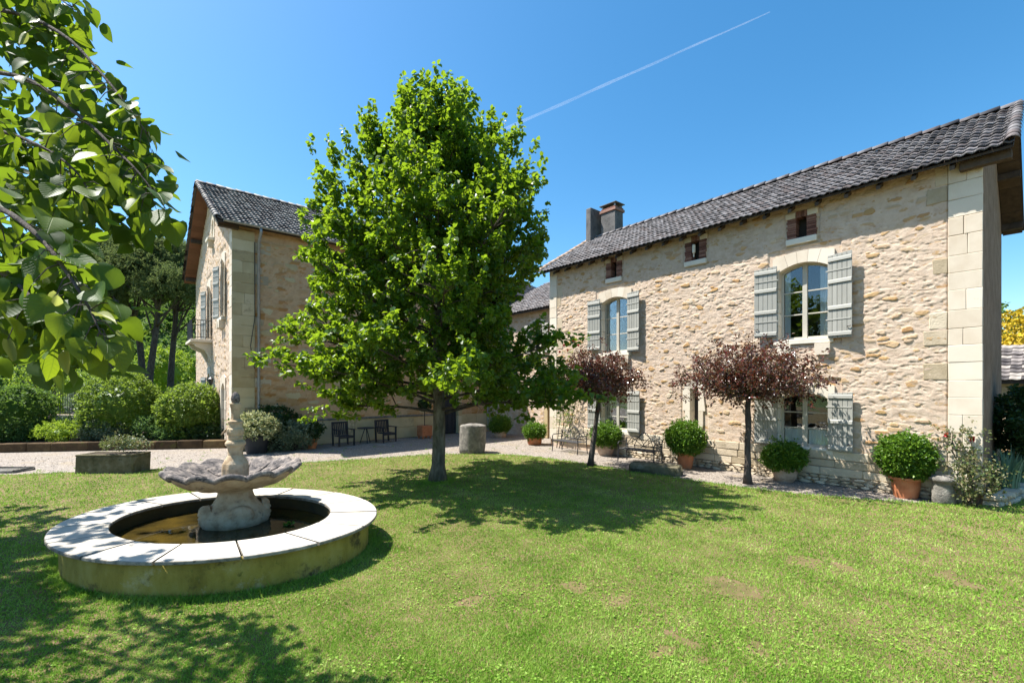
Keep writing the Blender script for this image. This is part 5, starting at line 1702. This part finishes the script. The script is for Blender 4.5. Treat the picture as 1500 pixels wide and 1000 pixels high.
p = C(165, 45); bush('pale_shrub', 'tall pale green shrub beneath the pines beside the clipped shrub', 'shrub', (p.x, p.y, 2.2), (3.2, 2.4, 2.2), 'hedge_leaf', 900, .17, 8, 9, .55, .25)
p = C(276, 35); bush('russet_shrub', 'russet leaved shrub at the foot of the pines by the gable', 'shrub', (p.x, p.y, 1.7), (1.3, 1.3, 1.1), 'rose_leaf', 400, .13, 8, 10, .6, .2)
p = C(-60, 30); bush('tall_hedge', 'tall green hedge behind the flower bed under the lime branches', 'hedge', (p.x, p.y, 2.2), (3.4, 2.4, 2.5), 'wood_leaf', 1100, .16, 8, 11, .6, .25)
# clumps of perennials along the kerb
cl = [(35, 18.6, .6, .6, 'peren_leaf', 'leafy green perennial clump beside the dark shrub'), (62, 19.2, .7, .75, 'peren_leaf', 'fresh green perennial clump in front of the fence post'),
      (88, 18.4, .75, .6, 'bright_leaf', 'feathery pale green perennial clump in the middle of the bed'), (112, 19.2, .6, .85, 'dark_leaf', 'dark leaved perennial with mauve flower heads in the bed'),
      (140, 19.0, .6, .55, 'grey_leaf', 'silvery leaved perennial behind the trough planting'), (165, 19.0, .5, .45, 'grey_leaf', 'low silvery perennial clump under the loose light shrub'),
      (225, 19.3, .6, .75, 'peren_leaf', 'upright leafy perennials between the two large shrubs'), (252, 19.2, .6, .4, 'peren_leaf', 'low green perennial clump at the foot of the glossy shrub'),
      (300, 19.2, .6, .38, 'dark_leaf', 'low dark ground cover at the end of the kerb')]
for i, (px, d, r, h, m_, lab) in enumerate(cl):
    p = C(px, d)
    bush('perennial_clump', lab, 'plant', (p.x, p.y, .3 + h * .5), (r, r, h * .6), m_, 260, .085, 8, 60 + i, .5, .3, .22, 'perennials in the flower bed', False, .5, .8, .22)
MAUVE = ['mauve flower spike beside the leafy green clump', 'mauve flower spike in front of the small branching tree', 'mauve flower spike above the feathery pale clump', 'mauve flower spike rising from the dark leaved perennial', 'mauve flower spike touching the loose light shrub']
for i, px in enumerate((58, 70, 84, 110, 121)):
    p = C(px, 19.6)
    rs = np.random.RandomState(90 + i)
    P = np.array([[p.x, p.y, 1.05]] * 60) + rs.normal(size=(60, 3)) * np.array([.16, .16, .22])
    v, f = leaves(P, rdir(60, rs), rdir(60, rs), np.full(60, .06))
    b = MB()
    t = thing('mauve_flower', MAUVE[i], 'flower', (p.x, p.y, .3), group='mauve flowers in the bed')
    mk('petals', v, f, M['mauve'], t, stuff=True)
    b.tube([(p.x, p.y, .28), (p.x, p.y, 1.1)], .012, 5); b.build('stem', M['peren_leaf'], t)

# raised bed and kerb
K0, K1 = G(-260, 668), G(338, 655.5)
K0 = Vector((K0.x, K0.y, 0)); K1 = Vector((3.05, K1.y, 0))
dk = (K1 - K0); LK = dk.length; dk.normalize(); nk = Vector((-dk.y, dk.x, 0))
if nk.y < 0: nk = -nk
bed = [K0 + nk * .1, K1 + nk * .1, Vector((3.05, 31, 0)), K0 + nk * 9]
o = mk('flower_bed', [(q.x, q.y, .27) for q in bed], [(0, 1, 2, 3)], M['soil']); o['kind'] = 'structure'
kb = thing('stone_kerb', 'low mossy stone kerb edging the flower bed along the gravel', 'kerb', (K0.x, K0.y, 0))
mpK = lambda u, o, z: (K0.x + dk.x * u - nk.x * o, K0.y + dk.y * u - nk.y * o, z)
u = 0
while u < LK - .1:
    w = min(random.uniform(.6, 1.3), LK - u)
    block('kerb_stone', mpK, u + .006, u + w - .006, -.28, random.uniform(0, .02), -.05, .33 + random.uniform(-.015, .02), M['kerb'], kb, .025, .012)
    u += w
# low wall and iron railing at the back of the bed
def railing():
    a, b_ = C(-40, 27.2), C(255, 25.0)
    d = (b_ - a); L = d.length; d.normalize()
    mpF = lambda u, o, z: (a.x + d.x * u + d.y * o, a.y + d.y * u - d.x * o, z)
    wl = thing('garden_wall', 'low stone garden wall with pale coping under the iron railing', 'wall', (a.x, a.y, 0))
    u = 0
    while u < L - .2:
        w = min(random.uniform(.7, 1.2), L - u)
        block('wall_stone', mpF, u + .004, u + w - .004, -.15, .15, 0, .80, M['greystone'], wl, .02, .01)
        block('coping_stone', mpF, u + .003, u + w - .003, -.2, .2, .803, .90, M['ashlar_old'], wl, .015, .006)
        u += w
    fn = thing('iron_railing', 'black iron railing with spear tops standing on the low garden wall', 'fence', (a.x, a.y, .9))
    bar = MB(); bar.tube([(0, 0, 0), (0, 0, 1.25)], .011, 5); bar.tube([(0, 0, 1.25), (0, 0, 1.29), (0, 0, 1.38)], [.011, .028, .002], 5)
    me = meshdata('bar', bar.v, bar.f, M['iron'])
    for k in range(int(L / .16)):
        inst('bar', me, Matrix.Translation(mpF(.1 + k * .16, 0, .9)), fn)
    post = MB(); post.cbox(-.035, .035, -.035, .035, 0, 1.55, .006); post.lathe([(.02, 1.55), (.06, 1.60), (.02, 1.68)], 8)
    mp_ = meshdata('post', post.v, post.f, M['iron'])
    for k in range(int(L / 2.4) + 1):
        inst('post', mp_, Matrix.Translation(mpF(.18 + k * 2.4, .02, .9)), fn)
    for z in (1.02, 2.05):
        q = MB(); q.tube([mpF(0, 0, z), mpF(L, 0, z)], .014, 6); q.build('rail', M['iron'], fn)
railing()
def garden_tree():
    rr = random.Random(3); rs = np.random.RandomState(3)
    B = C(66, 28.5, .0)
    t = thing('small_garden_tree', 'small branching tree with yellow green leaves behind the iron railing', 'tree', B)
    b = MB(); b.tube([B, B + Vector((0, 0, 1.2)), B + Vector((.05, 0, 1.6))], [.14, .12, .1], 8); b.build('trunk', M['bark'], t, smooth=True)
    bb = MB(); P = []; D = []
    for k in range(14):
        a = k * 2.4; e = B + Vector((math.cos(a) * rr.uniform(.8, 2.2), math.sin(a) * rr.uniform(.8, 2.2), rr.uniform(2.4, 4.6)))
        pts = curve(B + Vector((0, 0, 1.5)), e, Vector((0, 0, -.2)), 5); branch_tube(bb, pts, .05, .01, 5)
        for j in range(34):
            P.append(pts[rr.randint(2, 5)] + Vector((rr.gauss(0, .4), rr.gauss(0, .4), rr.gauss(.1, .3)))); D.append(Vector((rr.gauss(0, 1), rr.gauss(0, 1), rr.gauss(0, .6))).normalized())
    bb.build('branches', M['bark'], t, smooth=True, stuff=True)
    v, f = shoots(np.array([list(p) for p in P]), np.array([list(p) for p in D]), np.full(len(P), .35), 9, .10, rs)
    mk('crown', v, f, M['bright_leaf'], t, stuff=True)
garden_tree()

# ================================================================== pots, seats and stones
def pot(name, label, px, py, prof, pmat, ball, rad, bz, seed, n=900, leafm='box_leaf', size=.058, back=None, group='clipped box bushes in pots'):
    r0 = max(r for r, z in prof)
    p = G(px, py)
    d = (py - Y0)
    dep = H * F / d + (r0 * .8 if back is None else back)
    p = C(px, dep)
    t = thing(name, label, 'potted plant', (p.x, p.y, 0), group=group)
    b = MB()
    zt = prof[-1][1]; rt = prof[-1][0]
    b.lathe(list(prof) + [(rt - .03, zt), (rt - .045, zt - .06)], 36, (p.x, p.y, 0))
    b.build('pot', M[pmat], t, smooth=False)
    rs = np.random.RandomState(seed)
    c = (p.x, p.y, bz)
    v, f = merge([blob(n, c, rad, size, rs, .80, .15, seed, -.9, 7, .085, .3, 0, .8, .36), blob(60, c, rad, size, rs, .95, .15, seed, -.3, 9, .19, .6, 0, .6, .36), core(c, rad, seed, .80)])
    mk('bush', v, f, M[leafm], t, stuff=True)
    return t
flare = lambda r0, r1, h: [(r0, 0.0), (r0 + (r1 - r0) * .5, h * .5), (r1 - .03, h * .86), (r1 - .02, h * .87), (r1 + .02, h * .88), (r1 + .025, h)]
pot('potted_box_bush', 'large round box bush in an orange terracotta pot by the rose corner', 1327, 732, flare(.21, .295, .47), 'terra', 0, (.45, .45, .46), .89, 1, 1300)
pot('potted_box_bush', 'low clipped box bush in a shallow pale bowl under the curtained window', 1150, 707, [(.19, 0), (.26, .10), (.29, .24), (.29, .36), (.30, .385)], 'terra_pale', 0, (.45, .43, .29), .62, 2, 1000)
pot('potted_box_bush', 'round box bush in a tall terracotta pot below the slit window', 1004, 687, flare(.19, .27, .50), 'terra', 0, (.47, .50, .43), .87, 3, 1100)
pot('potted_box_bush', 'round box bush in a pale terracotta pot between the iron benches', 887, 668, [(.22, 0), (.28, .12), (.31, .26), (.30, .36), (.32, .39)], 'terra_pale', 0, (.51, .51, .34), .70, 4, 1000)
pot('potted_box_bush', 'small round box bush in a terracotta pot by the dark door of the wing', 783, 652, [(.26, 0), (.31, .1), (.32, .28), (.33, .31)], 'terra', 0, (.40, .40, .31), .56, 5, 700)
pot('potted_box_bush', 'shaded round box bush in a pot against the wall of the wing', 733, 645, [(.24, 0), (.29, .1), (.30, .28), (.31, .31)], 'terra_pale', 0, (.46, .46, .36), .60, 6, 700, back=1.3)

# plants by the tall house
def Yat(px, Yw):
    a = (px - 750) / F
    return Vector(((SN + a * CS) / (CS - a * SN) * Yw, Yw, 0))
p = Yat(376, 19.3)
t = thing('variegated_shrub', 'cream variegated shrub in a dark tub at the corner of the tall house', 'potted plant', p)
b = MB(); b.lathe([(.34, 0), (.40, .3), (.42, .62), (.45, .66), (.40, .66), (.38, .6)], 24, (p.x, p.y, 0)); b.build('tub', M['darkwood'], t)
v, f = blob(420, (p.x, p.y, .98), (.78, .62, .36), .09, RS, .6, .25, 3, -.9, 7, .16); mk('foliage', v, f, M['cream_leaf'], t, stuff=True)
p = Yat(405, 19.75); bush('blue_green_shrub', 'dark blue green shrub behind the variegated tub against the shaded wall', 'shrub', (p.x, p.y, .95), (.95, .45, .75), 'dark_leaf', 420, .08, 8, 71, .7, .2)
p = Yat(430, 19.2); bush('spreading_shrub', 'low spreading grey green shrub at the foot of the shaded wall', 'shrub', (p.x, p.y, .55), (.75, .55, .45), 'grey_leaf', 380, .08, 8, 72, .6, .25)
p = Yat(457, 19.2)
t = thing('flower_pot', 'small terracotta flower pot with a leafy plant beside the charcoal chairs', 'potted plant', p)
b = MB(); b.lathe(flare(.15, .23, .42) + [(.2, .42), (.18, .36)], 20, (p.x, p.y, 0)); b.build('pot', M['terra'], t)
v, f = blob(90, (p.x, p.y, .68), (.32, .3, .24), .10, RS, .3, .3, 4, -.5, 7, .2); mk('foliage', v, f, M['dark_leaf'], t, stuff=True)
p = Yat(622, 19.5)
t = thing('standard_bush', 'small ball headed bush in a square terracotta box behind the trunk', 'potted plant', p)
b = MB(); b.cbox(p.x - .27, p.x + .27, p.y - .27, p.y + .27, .12, .62, .015)
for sx in (-.2, .2):
    for sy in (-.2, .2): b.box(p.x + sx - .03, p.x + sx + .03, p.y + sy - .03, p.y + sy + .03, 0, .13)
b.build('planter', M['terra'], t)
b = MB(); b.tube([(p.x, p.y, .6), (p.x, p.y, 1.5)], .02, 6); b.build('stem', M['bark_dark'], t)
v, f = merge([blob(200, (p.x, p.y, 1.62), (.26, .26, .24), .06, RS, .8, .1, 5, -1, 7, .06), core((p.x, p.y, 1.62), (.26, .26, .24), 5, .8)]); mk('foliage', v, f, M['dark_leaf'], t, stuff=True)

def chair(loc, rz, label):
    t = thing('garden_armchair', label, 'chair', loc, rz, 'charcoal garden armchairs by the shaded wall')
    m = M['darkwood']
    for sx in (-1, 1):
        q = MB(); q.cbox(sx * .33 - .03, sx * .33 + .03, -.33, -.27, 0, .66, .006); q.build('leg', m, t, local=True)
        q = MB(); q.add([(sx * .33 - .03, .22, 0), (sx * .33 + .03, .22, 0), (sx * .33 + .03, .28, 0), (sx * .33 - .03, .28, 0), (sx * .33 - .03, .30, 1.0), (sx * .33 + .03, .30, 1.0), (sx * .33 + .03, .36, 1.0), (sx * .33 - .03, .36, 1.0)],
                        [(0, 1, 2, 3), (7, 6, 5, 4), (0, 4, 5, 1), (1, 5, 6, 2), (2, 6, 7, 3), (3, 7, 4, 0)]); q.build('leg', m, t, local=True)
        q = MB(); q.cbox(sx * .33 - .04, sx * .33 + .04, -.36, .28, .665, .70, .008); q.build('armrest', m, t, local=True)
    for k in range(5):
        q = MB(); q.cbox(-.298, .298, -.30 + k * .105, -.21 + k * .105, .40, .43, .006); q.build('seat_slat', m, t, local=True)
    for k in range(7):
        x = -.25 + k * .083
        q = MB(); q.add([(x - .028, .245, .44), (x + .028, .245, .44), (x + .028, .265, .44), (x - .028, .265, .44), (x - .028, .315, .93), (x + .028, .315, .93), (x + .028, .335, .93), (x - .028, .335, .93)],
                        [(0, 1, 2, 3), (7, 6, 5, 4), (0, 4, 5, 1), (1, 5, 6, 2), (2, 6, 7, 3), (3, 7, 4, 0)]); q.build('back_slat', m, t, local=True)
    q = MB(); q.cbox(-.298, .298, .30, .35, .93, 1.0, .008); q.build('top_rail', m, t, local=True)
    q = MB(); q.cbox(-.298, .298, -.325, -.30, .33, .40, .006); q.build('apron', m, t, local=True)
    return t
c1 = chair(Yat(503, 19.35), .12, 'charcoal slatted armchair beside the flower pot against the shaded wall')
c2 = copy_tree(c1); c2.location = Yat(565, 19.35); c2.rotation_euler = (0, 0, .18); c2['label'] = 'charcoal slatted armchair between the round table and the tree trunk'
p = Yat(536, 19.5)
t = thing('side_table', 'small round charcoal table between the two slatted armchairs', 'table', p)
b = MB(); b.lathe([(.36, .655), (.37, .66), (.37, .685), (.36, .69)], 28, (p.x, p.y, 0)); b.build('table_top', M['darkwood'], t)
for k in range(3):
    a = k * 2.094 + .4
    b = MB(); b.tube([(p.x + .05 * math.cos(a), p.y + .05 * math.sin(a), .65), (p.x + .26 * math.cos(a), p.y + .26 * math.sin(a), 0)], .018, 6); b.build('leg', M['darkwood'], t)

def bench(loc, rz, label):
    t = thing('iron_bench', label, 'bench', loc, rz, 'wrought iron benches against the house wall')
    W2 = .66
    r = .019
    for sx in (-1, 1):
        q = MB(); q.tube([(sx * W2, -.27, 0), (sx * W2, -.24, .3), (sx * W2, -.24, .44), (sx * W2, -.26, .60), (sx * W2, -.20, .66), (sx * W2, .2, .66)], r, 6); q.build('leg', M['iron'], t, local=True)
        q = MB(); q.tube([(sx * W2, .27, 0), (sx * W2, .22, .44), (sx * W2, .27, .78)], r, 6); q.build('leg', M['iron'], t, local=True)
    q = MB()
    for k in range(7):
        y = -.24 + k * .077
        q.cbox(-W2, W2, y - .018, y + .018, .432, .445, .003)
    q.tube([(-W2, -.24, .425), (W2, -.24, .425)], r, 6); q.tube([(-W2, .22, .425), (W2, .22, .425)], r, 6)
    q.build('seat', M['iron'], t, local=True)
    q = MB()
    zb = lambda z: .225 + (z - .44) * .13
    def arc(x0, x1, h, z0=.47, pts=12):
        return [(x0 + (x1 - x0) * i / pts, zb(z0 + h * math.sin(math.pi * i / pts)), z0 + h * math.sin(math.pi * i / pts)) for i in range(pts + 1)]
    for (x0, x1, h, z0) in ((-W2, 0.05, .34, .50), (-.05, W2, .34, .50), (-.36, .36, .48, .50)):
        q.tube(arc(x0, x1, h, z0), .012, 5)
    for s in (-1, 1):
        q.tube([(s * x, zb(z), z) for x, z in ((W2, .78), (.5, .80), (.3, .70), (.1, .56), (-.1, .47))], .012, 5)
        q.tube([(s * x, zb(z), z) for x, z in ((W2, .52), (.45, .62), (.2, .82), (0, .95), (-.1, .94))], .012, 5)
        q.tube([(s * x, zb(z), z) for x, z in ((W2, .48), (.4, .50), (0, .50))], .015, 5)
    q.build('backrest', M['iron'], t, local=True)
    return t
b1 = bench((12.85, 8.65, 0), -math.pi / 2 + .04, 'wrought iron bench below the ground floor window beside the terracotta pots')
b2 = copy_tree(b1); b2.location = (12.85, 11.75, 0); b2.rotation_euler = (0, 0, -math.pi / 2 - .03); b2['label'] = 'wrought iron bench beside the climbing rose at the end of the house'

# rough stones
def rough(name, label, cat, fn, mat, loc=(0, 0, 0), rz=0):
    b = MB(); fn(b)
    rr = random.Random(len(label))
    b.v = [(x + rr.uniform(-.012, .012), y + rr.uniform(-.012, .012), z + (rr.uniform(-.012, .012) if z > .02 else 0)) for x, y, z in b.v]
    o = b.build(name, M[mat], smooth=True)
    o.location = loc; o.rotation_euler = (0, 0, rz)
    return tag(o, label, cat)
p = C(692, 17.2)
def drum(b):
    prof = [(.40, 0), (.48, .03), (.49, .2), (.50, .5), (.49, .8), (.485, .98), (.48, 1.035), (.465, 1.05), (.3, 1.05), (.02, 1.04)]
    b.lathe(prof, 30, (0, 0, 0), lambda r, z, t: (r * (1 + .035 * math.sin(3 * t + z * 4) + .02 * math.sin(7 * t)), .02 * math.sin(2 * t) if z > .9 else 0))
rough('stone_drum', 'squat cylindrical lichened stone at the lawn edge beside the tree trunk', 'stone', drum, 'greystone', (p.x, p.y, 0))
p = C(167, 13.3)
def troughfn():
    t = thing('stone_trough', 'mossy rectangular stone trough planted with trailing flowers on the lawn edge', 'trough', (p.x, p.y, 0), -PHI + .03)
    b = MB()
    L, D, h = .80, .36, .52
    b.cbox(-L, L, -D, D, -.02, h, .03, .012)
    o = b.build('body', M['mossy'], t, local=True)
    b = MB()
    for (x0, x1, y0, y1) in ((-L, L, -D, -D + .1), (-L, L, D - .1, D), (-L, -L + .1, -D + .101, D - .101), (L - .1, L, -D + .101, D - .101)):
        b.cbox(x0, x1, y0, y1, h - .01, h + .04, .015, .006)
    b.build('lip', M['mossy'], t, local=True)
    b = MB(); b.box(-L + .1, L - .1, -D + .1, D - .1, h, h + .015); b.build('earth', M['soil'], t, local=True)
    rs = np.random.RandomState(8)
    parts = [blob(70, (.2, 0, h + .2), (.5, .3, .2), .07, rs, .3, .4, 1, -.3, 8, .2, .6, 0, .8, .3), blob(25, (.6, .05, h + .15), (.25, .25, .15), .06, rs, .3, .4, 2, -.3, 8, .2, .6)]
    v, f = merge(parts); mk('planting', v, f, M['rose_leaf'], t, local=True, stuff=True)
    v, f = blob(22, (.55, .0, h + .18), (.35, .25, .18), .05, rs, .3, .4, 3, -.3, 8, .16); mk('silver_planting', v, f, M['grey_leaf'], t, local=True, stuff=True)
troughfn()
def slab(b):
    b.cbox(-.72, .72, -.22, .22, -.02, .28, .05, .02)
    vs = b.v
rough('stone_block', 'long low dark stone block lying on the gravel in front of the bench', 'stone', slab, 'mossy', (11.62, 7.3, 0), math.radians(-71))
def lump(b):
    b.lathe([(.17, 0), (.20, .06), (.19, .25), (.16, .42), (.18, .47), (.22, .50), (.22, .55), (.15, .60), (.02, .60)], 18, (0, 0, 0), lambda r, z, t: (r * (1 + .08 * math.sin(3 * t + z * 6)), 0))
rough('stone_stump', 'stubby grey stone with a dark flat top beside the rose at the house corner', 'stone', lump, 'greystone', (13.28, 1.42, 0))
p = G(-8, 690)
def flat(b):
    b.cbox(-.9, .9, -.3, .3, -.02, .09, .03, .012)
rough('stone_slab', 'flat stone slab lying on the gravel opposite the flower bed kerb', 'stone', flat, 'greystone', (p.x, p.y, 0), -PHI)

# low edging and irises at the right corner
ed = thing('stone_edging', 'low rough stone edging around the iris bed at the house corner', 'edging', (14.6, .5, 0))
el = smooth_line([[13.72, .72], [14.2, .56], [15.0, .44], [16.2, .34], [18, .28]], 6)
for row in range(2):
    for i in range(len(el) - 1 - row):
        w = random.uniform(.2, .34)
        put_stone(ed, (el[i][0], el[i][1] + .02 * row, .06 + row * .12), AX_F, w, .22, .14, random.uniform(-.15, .15), PSTONES)
o = mk('iris_bed', [(13.72, .74, .16), (14.2, .6, .16), (15, .48, .16), (18, .34, .16), (18, .86, .16), (13.72, .86, .16)], [(0, 1, 2, 3, 4, 5)], M['soil']); o['kind'] = 'structure'
def iris(p, label, seed, n=44):
    rr = random.Random(seed)
    p = Vector(p)
    t = thing('iris_clump', label, 'plant', (p.x, p.y, .1), group='irises at the house corner')
    for k in range(n):
        a = rr.uniform(0, 6.28); d = Vector((math.cos(a), math.sin(a), 0)); s = Vector((-d.y, d.x, 0))
        L = rr.uniform(.55, 1.0); w = rr.uniform(.024, .036); o = rr.uniform(.05, .5); r0 = rr.uniform(0, .22)
        b = MB(); vs = []
        for i in range(5):
            f_ = i / 4
            q = p + d * (r0 + o * L * f_ ** 2.2) + Vector((0, 0, .1 + L * (f_ - .35 * o * f_ ** 3)))
            ww = w * (1 - f_ ** 3) + .001
            vs += [q - s * ww, q + d * .004, q + s * ww]
        b.add(vs, [(i * 3 + j, i * 3 + j + 1, i * 3 + j + 4, i * 3 + j + 3) for i in range(4) for j in range(2)])
        b.build('leaf', M['iris_leaf'], t, smooth=True)
iris((15.2, .60, .06), 'blue green sword leaved iris clump beside the rose at the corner', 1)
iris((16.3, .52, .06), 'blue green sword leaved iris clump under the dark shrub', 2)
bush('dark_corner_shrub', 'dense dark green shrub against the gable end above the irises', 'shrub', (17.2, .25, 1.45), (1.15, .62, 1.05), 'dark_leaf', 800, .075, 9, 81, .7, .2)

# roses
def rose(name, label, canes, n, seed, flowers, lm='rose_leaf', spread=.16):
    rr = random.Random(seed); rs = np.random.RandomState(seed)
    b0 = canes[0][0]
    t = thing(name, label, 'rose', (b0[0], b0[1], 0))
    b = MB(); P = []; D = []
    for pts in canes:
        line = [Vector(q) for q in smooth_line([list(q) for q in pts], 5)]
        b.tube(line, [.02 - .014 * i / len(line) for i in range(len(line))], 5)
        for k in range(n):
            f_ = .25 + .75 * rr.random()
            q = line[int(f_ * (len(line) - 1))]
            P.append(q + Vector((rr.gauss(0, .06), rr.gauss(0, spread), rr.gauss(0, spread)))); D.append(Vector((rr.gauss(-.6, .5), rr.gauss(0, .8), rr.gauss(.1, .6))).normalized())
    b.build('cane', M['bark_dark'], t, smooth=True)
    v, f = shoots(np.array([list(p) for p in P]), np.array([list(p) for p in D]), np.full(len(P), .16), 6, .055, rs, .15, .8, .36)
    mk('foliage', v, f, M[lm], t, stuff=True)
    for q in flowers:
        q = Vector(q)
        Pn = np.array([list(q)] * 18) + rs.normal(size=(18, 3)) * .012
        d = rdir(18, rs); d[:, 0] -= .5
        v, f = leaves(Pn, d, rdir(18, rs), np.full(18, .055), .5, .3)
        mk('bloom', v, f, M['rose'], t)
rose('climbing_rose', 'sparse rose bush climbing the pale corner stones of the house', [[(13.45, 1.12, 0), (13.5, 1.15, .7), (13.55, 1.3, 1.1), (13.55, 1.3, 1.55)], [(13.42, 1.0, 0), (13.5, 1.0, .6), (13.55, .98, 1.0), (13.55, 1.05, 1.45)], [(13.3, 1.05, 0), (13.2, .95, .5), (13.25, 1.15, .95)], [(13.35, .95, 0), (13.3, .8, .4), (13.4, .85, .9)]], 70, 51, [(13.5, 1.4, 1.45), (13.48, 1.0, 1.4)])
rose('climbing_rose', 'tall climbing rose with red blooms trained up the far end of the house', [[(13.4, 12.95, 0), (13.5, 12.8, 1.5), (13.52, 12.4, 3.0), (13.5, 12.0, 4.0)], [(13.4, 12.8, 0), (13.45, 12.6, 1.2), (13.5, 12.9, 2.6), (13.5, 12.7, 3.9)], [(13.42, 12.7, 0), (13.5, 12.3, 1.0), (13.52, 11.9, 2.4), (13.5, 11.7, 3.7)]], 55, 52,
     [(13.36, 12.3, 3.95), (13.36, 12.0, 4.25), (13.38, 12.75, 3.9), (13.36, 11.75, 4.1), (13.36, 12.5, 4.15)], 'hedge_leaf', .26)

# trees beyond the right-hand house
def far_tree(px, dep, cz, rad, mat, label, seed, size=.22):
    c = C(px, dep, 0)
    t = thing('background_tree', label, 'tree', c)
    b = MB(); b.tube([c, c + Vector((0, 0, cz))], [.25, .12], 8); b.build('trunk', M['bark_dark'], t)
    v, f = merge([blob(520, (c.x, c.y, cz), rad, size, np.random.RandomState(seed), .5, .3, seed, -.9, 8, .4, .4), core((c.x, c.y, cz), rad, seed, .5)])
    mk('crown', v, f, M[mat], t, stuff=True)
far_tree(1500, 26, 4.5, (1.9, 1.9, 2.2), 'yellow_leaf', 'golden yellow tree showing above the barn roof', 1, .16)
far_tree(1462, 34, 5.0, (2.2, 2.2, 3.2), 'wood_leaf', 'green tree between the golden tree and the house gable', 2)

# vapour trail: a thin ragged tube of cloud high up
def trail():
    a, b_ = CZ(738, 190, 9000), CZ(1128, 18, 9000)
    m, t, pb = new_mat('vapour_trail')
    pb.inputs['Base Color'].default_value = (.9, .9, .92, 1); pb.inputs['Roughness'].default_value = 1
    tl = t.nodes.new('ShaderNodeBsdfTranslucent'); tl.inputs[0].default_value = (.9, .9, .92, 1)
    m1 = t.nodes.new('ShaderNodeMixShader'); t.links.new(pb.outputs[0], m1.inputs[1]); t.links.new(tl.outputs[0], m1.inputs[2])
    tp = t.nodes.new('ShaderNodeBsdfTransparent'); mx = t.nodes.new('ShaderNodeMixShader')
    t.links.new(math_(t, 'MULTIPLY', noise(t, .0009, 4, .6), .16), mx.inputs[0])
    t.links.new(tp.outputs[0], mx.inputs[1]); t.links.new(m1.outputs[0], mx.inputs[2])
    t.links.new(mx.outputs[0], t.nodes['Material Output'].inputs[0])
    b = MB(); n = 40; rr = random.Random(2)
    b.tube([a.lerp(b_, i / n) + Vector((0, 0, 3 * math.sin(i * .5))) for i in range(n + 1)], [(26 - 17 * (i / n) ** 2) * (1 + .12 * math.sin(i * .9)) for i in range(n + 1)], 14, cap=False)
    o = b.build('vapour_trail', m, smooth=True)
    o['kind'] = 'stuff'
    tag(o, 'thin white vapour trail slanting across the blue sky', 'vapour trail')
trail()
